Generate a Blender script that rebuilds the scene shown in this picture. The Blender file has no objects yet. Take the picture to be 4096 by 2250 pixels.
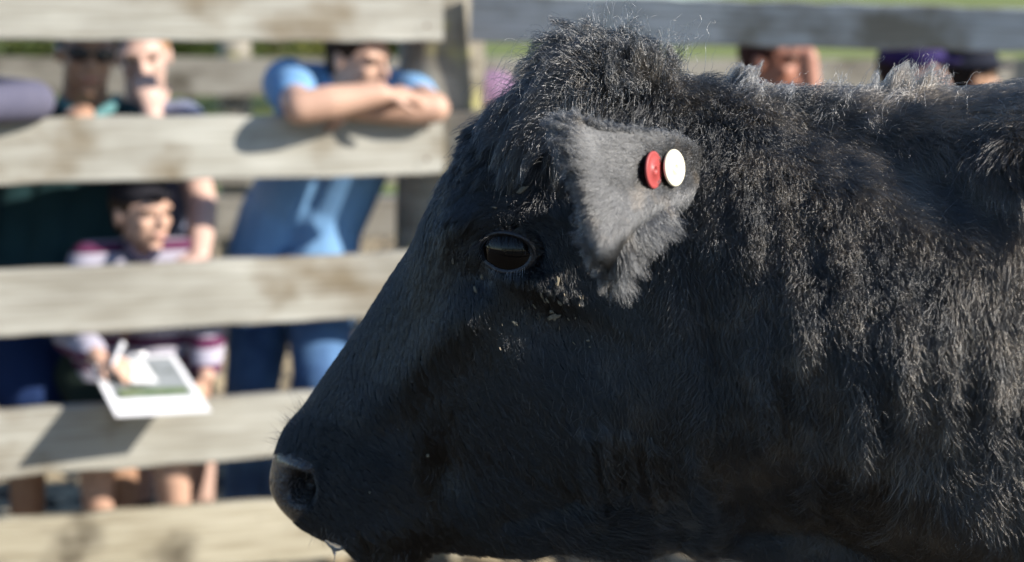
import bpy, bmesh, math, random
import numpy as np
from mathutils import Vector, Matrix, kdtree, noise
rnd = random.Random(7)
rng = np.random.default_rng(11)
sc = bpy.context.scene
COL = sc.collection

# ------------------------------------------------------------------ camera, sky, sun, exposure
FPX = 50 / 36 * 1024
CAM = np.array([0.0, 0.0, 1.31])
PITCH = math.atan(215 / FPX)
RV = np.array([1.0, 0, 0]); FV = np.array([0, math.cos(PITCH), -math.sin(PITCH)]); UV = np.array([0, math.sin(PITCH), math.cos(PITCH)])
cd = bpy.data.cameras.new('camera'); cam = bpy.data.objects.new('camera', cd); COL.objects.link(cam)
cam.location = CAM.tolist(); cam.rotation_euler = (math.pi / 2 - PITCH, 0, 0)
cd.lens = 50; cd.sensor_width = 36; cd.clip_start = 0.05; cd.clip_end = 900
cd.dof.use_dof = True; cd.dof.focus_distance = 1.425; cd.dof.aperture_fstop = 2.9
sc.camera = cam
SUN = np.array([1.0, -0.36, 0.56]); SUN /= np.linalg.norm(SUN)
world = bpy.data.worlds.new('World'); sc.world = world; world.use_nodes = True
wn = world.node_tree
sky = wn.nodes.new('ShaderNodeTexSky'); sky.sky_type = 'NISHITA'; sky.sun_disc = False; sky.ozone_density = 4.0; sky.dust_density = 0.2
sky.sun_elevation = math.asin(SUN[2]); sky.sun_rotation = math.atan2(SUN[0], SUN[1])
wn.links.new(sky.outputs[0], wn.nodes['Background'].inputs[0]); wn.nodes['Background'].inputs[1].default_value = 0.105
sl = bpy.data.lights.new('sun', 'SUN'); sun = bpy.data.objects.new('sun', sl); COL.objects.link(sun)
sl.energy = 5.0; sl.angle = math.radians(0.5); sl.color = (1.0, 0.94, 0.85)
sun.rotation_euler = Vector(SUN.tolist()).to_track_quat('Z', 'Y').to_euler()
sun.location = (6, -3, 6)
sc.view_settings.view_transform = 'Standard'; sc.view_settings.look = 'None'; sc.view_settings.gamma = 1
sc.view_settings.exposure = 0.75
sc.cycles.use_denoising = True
sc.cycles.max_bounces = 6; sc.cycles.transparent_max_bounces = 6

G = -0.25          # height of the ground
def P(px, py, d):
    """point at camera depth d behind picture position"""
    return CAM + RV * ((px - 512) / FPX * d) + UV * ((281 - py) / FPX * d) + FV * d
def PY(px, py, Y):
    """point on the vertical sheet at world distance Y"""
    yv = (281 - py) / FPX
    return P(px, py, Y / (FV[1] + yv * UV[1]))
def proj(a):
    q = a - CAM
    d = q @ FV
    return np.stack([512 + (q @ RV) / d * FPX, 281 - (q @ UV) / d * FPX], -1), d

# ------------------------------------------------------------------ materials
MATS = {}
def mat(name, col=(.5, .5, .5), rough=.6, noise_amt=0, scale=8, stretch=(1, 1, 1), col2=None, spec=.5, coat=0, bump=0, bscale=40, metal=0, trans=0, contrast=(.35, .65), sss=0):
    if name in MATS: return MATS[name]
    m = bpy.data.materials.new(name); m.use_nodes = True; nt = m.node_tree; N = nt.nodes; L = nt.links
    b = N['Principled BSDF']; b.inputs['Base Color'].default_value = (*col, 1); b.inputs['Roughness'].default_value = rough
    b.inputs['Specular IOR Level'].default_value = spec; b.inputs['Coat Weight'].default_value = coat; b.inputs['Metallic'].default_value = metal
    b.inputs['Transmission Weight'].default_value = trans
    tc = N.new('ShaderNodeTexCoord')
    mp = N.new('ShaderNodeMapping'); L.new(tc.outputs['Object'], mp.inputs[0]); mp.inputs['Scale'].default_value = stretch
    if col2 is not None:
        nz = N.new('ShaderNodeTexNoise'); nz.inputs['Scale'].default_value = scale; nz.inputs['Detail'].default_value = 6; nz.inputs['Roughness'].default_value = .6
        L.new(mp.outputs[0], nz.inputs[0])
        r = N.new('ShaderNodeValToRGB'); r.color_ramp.elements[0].position = contrast[0]; r.color_ramp.elements[1].position = contrast[1]
        r.color_ramp.elements[0].color = (*col, 1); r.color_ramp.elements[1].color = (*col2, 1)
        L.new(nz.outputs[0], r.inputs[0]); L.new(r.outputs[0], b.inputs['Base Color'])
    if bump:
        n2 = N.new('ShaderNodeTexNoise'); n2.inputs['Scale'].default_value = bscale; n2.inputs['Detail'].default_value = 5
        L.new(mp.outputs[0], n2.inputs[0])
        bp = N.new('ShaderNodeBump'); bp.inputs['Strength'].default_value = bump; bp.inputs['Distance'].default_value = .01
        L.new(n2.outputs[0], bp.inputs['Height']); L.new(bp.outputs[0], b.inputs['Normal'])
    MATS[name] = m
    return m

def wood(name, c_light, c_dark, c_stain, lich=0.0):
    if name in MATS: return MATS[name]
    m = bpy.data.materials.new(name); m.use_nodes = True; nt = m.node_tree; N = nt.nodes; L = nt.links
    b = N['Principled BSDF']; b.inputs['Roughness'].default_value = .55
    tc = N.new('ShaderNodeTexCoord')
    oi = N.new('ShaderNodeObjectInfo'); ml = N.new('ShaderNodeMath'); ml.operation = 'MULTIPLY'; ml.inputs[1].default_value = 37.0; L.new(oi.outputs['Random'], ml.inputs[0])
    def nz(scale, st, det=6):
        mp = N.new('ShaderNodeMapping'); mp.inputs['Scale'].default_value = st; L.new(ml.outputs[0], mp.inputs['Location']); L.new(tc.outputs['Object'], mp.inputs[0])
        n = N.new('ShaderNodeTexNoise'); n.inputs['Scale'].default_value = scale; n.inputs['Detail'].default_value = det; L.new(mp.outputs[0], n.inputs[0]); return n
    def ramp(n, a, c, ca, cb):
        r = N.new('ShaderNodeValToRGB'); r.color_ramp.elements[0].position = a; r.color_ramp.elements[1].position = c
        r.color_ramp.elements[0].color = (*ca, 1); r.color_ramp.elements[1].color = (*cb, 1); L.new(n.outputs[0], r.inputs[0]); return r
    def mix(fac, a, c):
        x = N.new('ShaderNodeMix'); x.data_type = 'RGBA'; L.new(fac, x.inputs[0]); L.new(a, x.inputs[6]) if not isinstance(a, tuple) else setattr(x.inputs[6], 'default_value', (*a, 1))
        if isinstance(c, tuple): x.inputs[7].default_value = (*c, 1)
        else: L.new(c, x.inputs[7])
        return x.outputs[2]
    base = ramp(nz(5, (.5, 1, 1)), .35, .66, c_dark, c_light)
    st = ramp(nz(3.5, (1.0, 1, 1.3), 8), .53, .68, (0, 0, 0), (1, 1, 1))
    c = mix(st.outputs[0], base.outputs[0], c_stain)
    gr = ramp(nz(26, (.18, 1, 3)), .3, .62, (.66, .63, .58), (1.0, 1.0, 1.0))
    mu = N.new('ShaderNodeMix'); mu.data_type = 'RGBA'; mu.blend_type = 'MULTIPLY'; mu.inputs[0].default_value = 1
    L.new(c, mu.inputs[6]); L.new(gr.outputs[0], mu.inputs[7]); c = mu.outputs[2]
    if lich:
        li = ramp(nz(9, (1, 1, 1)), .6 - lich * .2, .7 - lich * .2, (0, 0, 0), (1, 1, 1)); c = mix(li.outputs[0], c, (.34, .31, .12))
    L.new(c, b.inputs['Base Color'])
    n2 = nz(30, (.15, 1, 3)); bp = N.new('ShaderNodeBump'); bp.inputs['Strength'].default_value = .5; bp.inputs['Distance'].default_value = .004
    L.new(n2.outputs[0], bp.inputs['Height']); L.new(bp.outputs[0], b.inputs['Normal'])
    MATS[name] = m
    return m

# ------------------------------------------------------------------ object helpers
def link(name, me, m=None, parent=None, smooth=True):
    o = bpy.data.objects.new(name, me); COL.objects.link(o)
    if m is not None:
        for x in (m if isinstance(m, (list, tuple)) else [m]): me.materials.append(x)
    if smooth and hasattr(me, 'polygons'): me.polygons.foreach_set('use_smooth', [True] * len(me.polygons))
    if parent is not None:
        o.parent = parent; o.matrix_parent_inverse = Matrix.Translation(-parent.location)
    return o
def mesh_from(verts, faces):
    me = bpy.data.meshes.new('m'); me.from_pydata(np.asarray(verts).tolist(), [], [list(map(int, f)) for f in faces]); me.update(); return me
def tag(o, label=None, cat=None, group=None, kind=None):
    if label: o['label'] = label
    if cat: o['category'] = cat
    if group: o['group'] = group
    if kind: o['kind'] = kind
    return o
def thing(name, loc, label, cat, group=None):
    o = bpy.data.objects.new(name, None); COL.objects.link(o); o.location = [float(v) for v in loc]; o.empty_display_size = .1
    return tag(o, label, cat, group)

def norm(v): v = np.asarray(v, float); return v / (np.linalg.norm(v) + 1e-12)
def frame_of(d):
    d = norm(d); a = np.array([0, 0, 1.0]) if abs(d[2]) < .9 else np.array([0, 1.0, 0])
    x = norm(np.cross(a, d)); return x, np.cross(d, x), d

class Blob:
    """overlapping tapered capsules and ellipsoids, fused into one skin by a voxel remesh"""
    def __init__(s): s.v = []; s.f = []; s.n = 0
    def _add(s, rings, top, bot):
        k = len(rings[0]); base = s.n
        for r in rings: s.v.extend(r)
        for i in range(len(rings) - 1):
            for j in range(k):
                a = base + i * k + j; b = base + i * k + (j + 1) % k
                s.f.append((a, b, b + k, a + k))
        s.n += k * len(rings)
        s.v.append(bot); s.v.append(top)
        for j in range(k):
            s.f.append((s.n, base + (j + 1) % k, base + j)); e = base + (len(rings) - 1) * k
            s.f.append((s.n + 1, e + j, e + (j + 1) % k))
        s.n += 2
    def cap(s, a, b, ra, rb, flat=1.0, side=None, k=14):
        a = np.asarray(a, float); b = np.asarray(b, float)
        x, y, d = frame_of(b - a)
        if side is not None:
            x = norm(np.asarray(side) - d * np.dot(side, d)); y = np.cross(d, x)
        th = np.arange(k) / k * 2 * math.pi
        rings = []
        for ph in (-75, -50, -25, 0):
            p = math.radians(ph); c = a + d * ra * math.sin(p) * min(1, flat); r = ra * math.cos(p)
            rings.append([c + x * r * math.cos(t) + y * r * flat * math.sin(t) for t in th])
        for ph in (0, 25, 50, 75):
            p = math.radians(ph); c = b + d * rb * math.sin(p) * min(1, flat); r = rb * math.cos(p)
            rings.append([c + x * r * math.cos(t) + y * r * flat * math.sin(t) for t in th])
        s._add(rings, b + d * rb * min(1, flat), a - d * ra * min(1, flat))
        return s
    def chain(s, pts, rs, flat=1.0, side=None):
        for i in range(len(pts) - 1): s.cap(pts[i], pts[i + 1], rs[i], rs[i + 1], flat, side)
        return s
    def ell(s, c, r, axes=None, k=18):
        c = np.asarray(c, float); X, Y, Z = axes if axes is not None else (RV, np.array([0, 1.0, 0]), np.array([0, 0, 1.0]))
        X, Y, Z = X * r[0], Y * r[1], Z * r[2]
        rings = []
        for ph in np.linspace(-80, 80, 11):
            p = math.radians(ph)
            rings.append([c + Z * math.sin(p) + (X * math.cos(t) + Y * math.sin(t)) * math.cos(p) for t in np.arange(k) / k * 2 * math.pi])
        s._add(rings, c + Z, c - Z)
        return s
    def build(s, name, m, parent=None, voxel=.008, smooth=4):
        me = mesh_from(s.v, s.f)
        if voxel:
            t = bpy.data.objects.new('tmp', me); COL.objects.link(t)
            md = t.modifiers.new('r', 'REMESH'); md.mode = 'VOXEL'; md.voxel_size = voxel
            if smooth:
                ms = t.modifiers.new('s', 'SMOOTH'); ms.iterations = smooth; ms.factor = .5
            dg = bpy.context.evaluated_depsgraph_get()
            me2 = bpy.data.meshes.new_from_object(t.evaluated_get(dg)); bpy.data.objects.remove(t); bpy.data.meshes.remove(me); me = me2
        me.materials.clear()
        return link(name, me, m, parent)

def box_mesh(c8):
    return mesh_from(c8, [(0, 1, 2, 3), (7, 6, 5, 4), (0, 4, 5, 1), (1, 5, 6, 2), (2, 6, 7, 3), (3, 7, 4, 0)])
def plank(name, a, b, h0, h1, t, m, parent, n=np.array([0, -1.0, 0]), wob=.003):
    """sawn board from a to b (top front corners); slightly uneven edges, bevelled"""
    a = np.asarray(a, float); b = np.asarray(b, float); K = 28; vs = []; fs = []
    d = norm(b - a); nn = norm(n - d * np.dot(n, d)); up = norm(np.cross(d, nn)); up = up if up[2] > 0 else -up
    L = np.linalg.norm(b - a); w = [rnd.uniform(-wob, wob) for _ in range(K + 1)]; w2 = [rnd.uniform(-wob, wob) for _ in range(K + 1)]
    be = .004
    for i in range(K + 1):
        q = i / K; p = d * (L * q); h = h0 + (h1 - h0) * q
        T = up * w[i]; B = -up * (h + w2[i])
        sec = [T - up * be, T - nn * be, T - nn * (t - be), T - nn * t - up * be, B - nn * t + up * be, B - nn * (t - be), B - nn * be, B + up * be]
        vs += [p + s for s in sec]
    for i in range(K):
        for j in range(8):
            x = i * 8 + j; y = i * 8 + (j + 1) % 8; fs.append((x, x + 8, y + 8, y))
    fs.append(tuple(range(8))); fs.append(tuple(range((K + 1) * 8 - 1, K * 8 - 1, -1)))
    # object axes: local x runs along the board, so the grain does too
    R = np.stack([d, -nn, up], 1)
    me = mesh_from(np.array(vs) @ R, fs)
    o = bpy.data.objects.new(name, me); COL.objects.link(o); me.materials.append(m)
    M = Matrix([[float(R[i][j]) for j in range(3)] + [float(a[i])] for i in range(3)] + [[0, 0, 0, 1]])
    if parent is not None:
        o.parent = parent; M = Matrix.Translation(-parent.location) @ M
    o.matrix_basis = M
    return o

# ------------------------------------------------------------------ ground, pasture, hill
def terrain_h(x, y):
    h = np.zeros_like(x)
    far = np.clip((y - 22) / 60, 0, None)
    h += far ** 1.15 * (2.6 + 0.02 * np.clip(x + 30, 0, 80)) * .75
    h += .25 * np.sin(x * .11 + 1) * np.clip((y - 15) / 30, 0, 1)
    yard = np.clip((y - 2.2) / 1, 0, 1) * np.clip((15 - y) / 3, 0, 1)
    h += yard * (.012 * np.sin(x * 9 + np.sin(y * 7) * 2) * np.sin(y * 8.3 + 1) + .008 * np.sin(x * 23 + y * 9) * np.sin(y * 21 - x * 5))
    return h
xs = np.unique(np.concatenate([np.linspace(-160, -6, 50), np.linspace(-6, 7, 330), np.linspace(7, 160, 50)]))
ys = np.unique(np.concatenate([np.linspace(-60, 2.5, 30), np.linspace(2.5, 14, 300), np.linspace(14, 40, 50), np.linspace(40, 260, 60)]))
gx, gy = np.meshgrid(xs, ys); gz = terrain_h(gx, gy)
yard = (gy > 3.2) & (gy < 14) & (gx > -6) & (gx < 7)
clod = rng.random(gx.shape) ** 3 * .045
gz = gz + np.where(yard, clod, 0) + G
vs = np.stack([gx, gy, gz], -1).reshape(-1, 3); nx = len(xs)
ii = (np.arange(len(ys) - 1)[:, None] * nx + np.arange(nx - 1)[None]).ravel()
me = mesh_from(vs, np.stack([ii, ii + 1, ii + nx + 1, ii + nx], -1))
def ground_mat():
    m = bpy.data.materials.new('muddy ground and grass'); m.use_nodes = True; N = m.node_tree.nodes; L = m.node_tree.links
    b = N['Principled BSDF']; b.inputs['Roughness'].default_value = .9
    g = N.new('ShaderNodeNewGeometry'); sp = N.new('ShaderNodeSeparateXYZ'); L.new(g.outputs['Position'], sp.inputs[0])
    n1 = N.new('ShaderNodeTexNoise'); n1.inputs['Scale'].default_value = 13; n1.inputs['Detail'].default_value = 5; L.new(g.outputs['Position'], n1.inputs[0])
    r1 = N.new('ShaderNodeValToRGB'); r1.color_ramp.elements[0].position = .42; r1.color_ramp.elements[1].position = .53
    r1.color_ramp.elements[0].color = (.030, .022, .014, 1); r1.color_ramp.elements[1].color = (.40, .32, .20, 1); L.new(n1.outputs[0], r1.inputs[0])
    n2 = N.new('ShaderNodeTexNoise'); n2.inputs['Scale'].default_value = .35; n2.inputs['Detail'].default_value = 8; L.new(g.outputs['Position'], n2.inputs[0])
    r2 = N.new('ShaderNodeValToRGB'); r2.color_ramp.elements[0].position = .35; r2.color_ramp.elements[1].position = .65
    r2.color_ramp.elements[0].color = (.10, .14, .025, 1); r2.color_ramp.elements[1].color = (.21, .23, .05, 1); L.new(n2.outputs[0], r2.inputs[0])
    mr = N.new('ShaderNodeMapRange'); mr.inputs['From Min'].default_value = 13.5; mr.inputs['From Max'].default_value = 15.5
    L.new(sp.outputs['Y'], mr.inputs['Value'])
    mx = N.new('ShaderNodeMix'); mx.data_type = 'RGBA'; L.new(mr.outputs[0], mx.inputs[0]); L.new(r1.outputs[0], mx.inputs[6]); L.new(r2.outputs[0], mx.inputs[7])
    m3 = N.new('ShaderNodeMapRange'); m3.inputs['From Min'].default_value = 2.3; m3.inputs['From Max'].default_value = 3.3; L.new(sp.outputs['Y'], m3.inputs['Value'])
    m4 = N.new('ShaderNodeMix'); m4.data_type = 'RGBA'; L.new(m3.outputs[0], m4.inputs[0]); m4.inputs[6].default_value = (.050, .040, .028, 1); L.new(mx.outputs[2], m4.inputs[7])  # ground by the camera painted darker to dim the eye's reflection and face bounce
    L.new(m4.outputs[2], b.inputs['Base Color'])
    return m
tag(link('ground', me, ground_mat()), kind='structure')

# ------------------------------------------------------------------ fences
W_SUN = wood('weathered rail wood', (.46, .45, .395), (.33, .315, .27), (.22, .18, .12))
W_MUD = wood('mud splashed rail wood', (.46, .42, .32), (.36, .32, .23), (.07, .055, .035))
W_SH = wood('shade-lightened rail wood', (.56, .56, .55), (.40, .41, .41), (.20, .18, .14))  # paler, cooler rail wood: sky fill on the shaded rails put into the colour
W_POST = wood('mossy post wood', (.32, .29, .23), (.19, .17, .13), (.10, .085, .055), lich=.15)
W_FAR = wood('old grey fence wood', (.42, .39, .33), (.28, .25, .20), (.12, .10, .07))
def DF(px): return 3.74 / (1 - px / 4293)
def rails(fence, rows, x0, x1, Df, m, hide=None):
    for (ya, yb, ha, hb, mm) in rows:
        a = P(x0, ya, Df(x0)); b = P(x1, yb, Df(x1))
        h0 = ha / FPX * Df(x0); h1 = hb / FPX * Df(x1)
        plank('rail', a, b, h0, h1, .045, mm or m, fence)
fa = P(-330, 300, DF(-330)); fa[2] = G
def liny(y0, y1, xa, xb, x): return y0 + (y1 - y0) * (x - xa) / (xb - xa)
fence = thing('rail_fence', fa, 'pale sunlit rail fence with five wide boards, spectators leaning on it', 'fence')
FX0, FX1 = -330, 443
rows = []
# (y at x=0 , y at x=441) of top and bottom edges
for (t0, t1, b0, b1, mm) in [(-29, -20, 38.6, 41.4, None), (118.3, 113.2, 184.8, 174.2, None), (270.3, 251, 338.7, 315, None), (412.5, 385.5, 481, 445, None), (522.5, 489, 590, 551, W_MUD)]:
    ta = liny(t0, t1, 0, 441, FX0); tb = liny(t0, t1, 0, 441, FX1); ba = liny(b0, b1, 0, 441, FX0); bb = liny(b0, b1, 0, 441, FX1)
    rows.append((ta, tb, ba - ta, bb - tb, mm))
rails(fence, rows, FX0, FX1, DF, W_SUN)
def post(parent, px, Y, r, ztop, m, name='post'):
    base = P(px, 66, Y); K = 24; vs = []; fs = []
    zs = np.linspace(G - .05, ztop, 26)
    for i, z in enumerate(zs):
        for j in range(K):
            th = j / K * 2 * math.pi; rr = r * (1 + .03 * math.sin(3 * th + z * 2) + .012 * math.sin(9 * th)) * (1.05 - .05 * z)
            vs.append((base[0] + rr * math.cos(th) - .03 * (1.3 - z), base[1] + rr * math.sin(th), z))
    for i in range(len(zs) - 1):
        for j in range(K):
            a = i * K + j; b = i * K + (j + 1) % K; fs.append((a, b, b + K, a + K))
    fs.append(tuple(range((len(zs) - 1) * K, len(zs) * K)))
    return link(name, mesh_from(vs, fs), m, parent)
PD = 4.41
post(fence, 441, PD, .136, 1.62, W_POST)
post(fence, -330, DF(-330) + .17, .11, 1.6, W_POST)
for (ta, tb, h0, h1, mm) in rows:                      # nails at the rail ends
    for x in (427,):
        for q in (.25, .75):
            y = liny(ta, tb, FX0, FX1, x) + q * h1
            p = P(x, y, DF(x) - .001); link('nail', mesh_from(*(lambda c: ([c + RV * .006 * math.cos(k) + np.array([0, 0, 1]) * .006 * math.sin(k) for k in np.arange(8) / 8 * 6.283] , [tuple(range(8))]))(p)), mat('rusty nail', (.12, .06, .04), .6), fence)
def DR(px): return 4.215 - (px - 470) / 650 * .50
fb = P(1120, 300, DR(1120)); fb[2] = G
fence2 = thing('rail_fence', fb, 'blue-grey shaded rail fence behind the cow, running off to the right', 'fence')
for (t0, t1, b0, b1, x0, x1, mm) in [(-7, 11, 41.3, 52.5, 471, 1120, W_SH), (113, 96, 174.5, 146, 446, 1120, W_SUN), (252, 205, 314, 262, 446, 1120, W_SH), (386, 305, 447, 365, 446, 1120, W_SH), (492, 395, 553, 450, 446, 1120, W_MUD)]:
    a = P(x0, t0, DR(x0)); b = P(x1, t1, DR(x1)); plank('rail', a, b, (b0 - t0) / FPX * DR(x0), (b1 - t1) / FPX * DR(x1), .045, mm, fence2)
post(fence2, 1120, DR(1120) + .12, .11, 1.62, W_POST)
# the far fence of the next yard
ff = P(-300, 200, 7.9); ff[2] = G
fence3 = thing('rail_fence', ff, 'blurred old grey fence across the far side of the yard behind the spectators', 'fence')
for (y0, h, dd) in [(57, 38, 7.6), (148, 36, 7.6), (197, 6, 7.6), (204, 34, 7.6), (262, 30, 7.6)]:
    a = P(-300, y0, 7.6); b = P(1300, y0 + 2, 7.9); plank('rail', a, b, h / FPX * 7.6, h / FPX * 7.8, .05 if h > 8 else .25, W_FAR, fence3)
for x in (-200, 235, 640, 1060): post(fence3, x, 7.85, .09, 1.45, W_POST)
# the fence of the pen behind the photographer (it shows in the eye)
fp = np.array([-4.0, -3.2, G]); fence4 = thing('rail_fence', fp, 'sunlit rail fence of the pen, only seen reflected in the eye', 'fence')
for z in (.35, .68, 1.0, 1.32, 1.6): plank('rail', (-5, -3.2, z), (6, -3.6, z), .16, .16, .045, W_SUN, fence4, n=np.array([0, 1.0, 0]))
for x in (-3.6, -1.2, 1.2, 3.6): 
    o = post(fence4, 512, 1, .1, 1.7, W_POST); o.location.x += x; o.location.y += -4.5

# ------------------------------------------------------------------ trees beyond the far fence
def tree(px, D, h, w, cols, label, seed, py0=66):
    r = random.Random(seed); base = P(px, py0, D); base[2] = float(terrain_h(np.array(base[0]), np.array(base[1]))) - .1 + G
    t = thing('tree', base, label, 'tree', 'trees along the pasture')
    tb = Blob(); tip = base + np.array([r.uniform(-.3, .3), 0, h * .6]); tb.cap(base, tip, .16 * h / 5, .06 * h / 5)
    limbs = []
    for k in range(7):
        a = base + (tip - base) * r.uniform(.3, .95); an = r.uniform(0, 6.28); e = a + np.array([math.cos(an) * w * .33, math.sin(an) * w * .33, h * r.uniform(.1, .3)])
        tb.cap(a, e, .05 * h / 5, .02 * h / 5, k=6); limbs.append(e)
    tb.build('trunk', mat('bark', (.10, .075, .05), .9), t, voxel=0)
    g = np.random.default_rng(seed); n = 2600
    cl = [base + np.array([g.normal() * w * .24, g.normal() * w * .24, h * g.uniform(.25, .95)]) for _ in range(26)] + limbs
    c = np.array(cl)[g.integers(0, len(cl), n)] + g.normal(size=(n, 3)) * w * .085
    u = g.normal(size=(n, 3)); u /= np.linalg.norm(u, axis=1)[:, None]; v = np.cross(u, g.normal(size=(n, 3))); v /= np.linalg.norm(v, axis=1)[:, None]
    s = g.uniform(.06, .16, n)[:, None] * h / 4
    vs = np.stack([c - u * s, c + v * s * .5, c + u * s, c - v * s * .5], 1).reshape(-1, 3); f = np.arange(n * 4).reshape(-1, 4)
    me = mesh_from(vs, f); o = link('crown', me, cols, t, smooth=False); me.polygons.foreach_set('material_index', g.integers(0, len(cols), n))
    return t
LEAF = [mat('leaf dark', (.035, .06, .015), .6), mat('leaf mid', (.07, .10, .02), .6), mat('leaf light', (.14, .16, .03), .6)]
LEAF_Y = [mat('leaf gold', (.20, .19, .035), .6), LEAF[1], LEAF[2]]
for i, (px, D, h, w, c, lb) in enumerate([
    (8, 34, 3.6, 3.4, LEAF, 'dark green tree at the far left between the top and second boards'),
    (62, 37, 3.8, 3.0, LEAF_Y, 'yellow-green tree behind the man in sunglasses'),
    (120, 36, 3.8, 3.0, LEAF, 'dark tree behind the man holding his chin'),
    (190, 33, 3.4, 3.4, LEAF, 'dark green tree just right of the fair-haired man'),
    (238, 36, 3.6, 3.0, LEAF_Y, 'yellow-green tree midway between the fair-haired man and the man in blue'),
    (285, 35, 3.4, 3.4, LEAF_Y, 'light green tree just left of the man in blue'),
    (345, 37, 4.0, 3.2, LEAF, 'green tree behind the head of the man in blue'),
    (398, 36, 3.8, 3.0, LEAF_Y, 'yellow-green tree between the man in blue and the round post')]):
    tree(px, D, h, w, c, lb, 40 + i)

# ================================================================== THE COW
# stations from muzzle to rump: dorsal point, ventral point (picture units on the mid-plane), half width in m, peak shift, fullness
ST = [
 (285, 460, 289, 490, .030, 1.0, .6), (285, 446, 296, 507, .050, 1.0, .55), (289, 431, 309, 522, .062, 1.0, .5), (295, 418, 330, 536, .070, .95, .5),
 (310, 401, 355, 547, .073, .9, .5), (331, 371, 380, 568, .072, .85, .5), (352, 342, 410, 568, .070, .8, .5), (376, 308, 436, 547, .072, .75, .5),
 (402, 270, 474, 549, .080, .7, .5), (426, 236, 522, 554, .091, .66, .5), (443, 206, 566, 550, .103, .62, .5), (464, 172, 612, 556, .112, .62, .5),
 (490, 136, 642, 556, .114, .62, .5), (528, 112, 674, 545, .108, .64, .5), (570, 96, 702, 553, .104, .68, .5), (612, 86, 738, 553, .104, .75, .5),
 (660, 93, 766, 570, .108, .8, .5), (702, 94, 795, 595, .118, .85, .5), (755, 99, 840, 645, .135, .85, .5), (825, 104, 900, 720, .150, .85, .5),
 (915, 107, 975, 800, .172, .85, .5), (1020, 100, 1060, 860, .205, .9, .5), (1180, 80, 1200, 880, .27, 1.0, .5), (1400, 90, 1400, 870, .31, 1.0, .5),
 (1700, 100, 1700, 850, .33, 1.0, .5), (2000, 95, 2000, 820, .32, 1.0, .5), (2230, 90, 2200, 760, .27, .9, .5), (2380, 120, 2330, 640, .20, .8, .5), (2450, 200, 2430, 450, .08, .8, .5)]
ST = np.array(ST, float)
def catmull(A, n):
    T = np.arange(len(A)); out = []
    for t in n:
        i = min(int(t), len(A) - 2); u = t - i
        p0 = A[max(i - 1, 0)]; p1 = A[i]; p2 = A[i + 1]; p3 = A[min(i + 2, len(A) - 1)]
        out.append(.5 * ((2 * p1) + (-p0 + p2) * u + (2 * p0 - 5 * p1 + 4 * p2 - p3) * u * u + (-p0 + 3 * p1 - 3 * p2 + p3) * u ** 3))
    return np.array(out)
par = np.concatenate([np.linspace(0, 6, 110, endpoint=False), np.linspace(6, 16, 170, endpoint=False), np.linspace(16, 21, 120, endpoint=False), np.linspace(21, 28, 50)])
S2 = catmull(ST, par); NS = len(S2); NH = 120
th = np.linspace(0, math.pi, NH); tt = (1 - np.cos(th)) / 2
def midY(px):
    z = (655 - px) / 45.0
    soft = 45.0 * np.where(z > 20, z, np.log1p(np.exp(np.clip(z, -30, 20))))
    body = 60 * np.log1p(np.exp(np.clip((px - 1010) / 60, -30, 30)))
    return 1.475 + soft / 940 * .40 - body / 940 * .05
def mid_point(px, py):
    Y = midY(px); yv = (281 - py) / FPX; d = Y / (FV[1] + yv * UV[1])
    return CAM + RV * ((px - 512) / FPX * d)[..., None] + UV * (yv * d)[..., None] + FV * d[..., None]
def side_normal(px, py):
    a = mid_point(px - 2, py); b = mid_point(px + 2, py); s = (b - a)[..., 1] / (b - a)[..., 0]
    n = np.stack([s, -np.ones_like(s), np.zeros_like(s)], -1); return n / np.linalg.norm(n, axis=-1, keepdims=True)
PX = S2[:, 0:1] + (S2[:, 2:3] - S2[:, 0:1]) * tt; PYY = S2[:, 1:2] + (S2[:, 3:4] - S2[:, 1:2]) * tt
Wd = S2[:, 4:5] * np.sin(np.pi * tt[None, :] ** S2[:, 5:6]).clip(0) ** S2[:, 6:7]
Wd[:, 0] = 0; Wd[:, -1] = 0
mid = mid_point(PX, PYY); nrm = side_normal(PX, PYY)
near = mid + nrm * Wd[..., None]
q, _ = proj(near); QX, QY = q[..., 0], q[..., 1]
def bump(cx, cy, rx, ry, ang=0, p=2):
    c, s = math.cos(math.radians(ang)), math.sin(math.radians(ang)); dx = QX - cx; dy = QY - cy
    u = (dx * c + dy * s) / rx; v = (-dx * s + dy * c) / ry
    return np.exp(-((u * u + v * v) ** (p / 2)))
def ridge(pts, w):
    best = np.full(QX.shape, 1e9)
    for (ax, ay), (bx, by) in zip(pts[:-1], pts[1:]):
        L2 = (bx - ax) ** 2 + (by - ay) ** 2; t = np.clip(((QX - ax) * (bx - ax) + (QY - ay) * (by - ay)) / L2, 0, 1)
        best = np.minimum(best, np.hypot(QX - ax - t * (bx - ax), QY - ay - t * (by - ay)))
    return np.exp(-(best / w) ** 2)
EYE = (512, 249)
dW = 0
dW = dW + .014 * bump(500, 214, 46, 15, -8) + .010 * bump(455, 225, 14, 34, 12)
dW = dW - .022 * bump(EYE[0] + 1, EYE[1], 28, 20, 5, 6) - .010 * bump(474, 283, 14, 26, 20)
dW = dW + .008 * bump(545, 285, 60, 14, 25) + .009 * ridge([(470, 300), (420, 360), (370, 410)], 22)
dW = dW + .016 * bump(640, 425, 85, 80, 0) - .010 * bump(560, 330, 60, 30, 30)
dW = dW - .016 * bump(440, 468, 20, 34, -10) + .012 * bump(372, 478, 48, 40, 20) + .010 * bump(400, 532, 30, 20)
dW = dW - .012 * ridge([(352, 548), (400, 520), (438, 492)], 7) * 0
dW = dW - .007 * ridge([(560, 505), (610, 500), (660, 505)], 8) - .006 * ridge([(500, 520), (540, 508), (570, 495)], 9)
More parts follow.
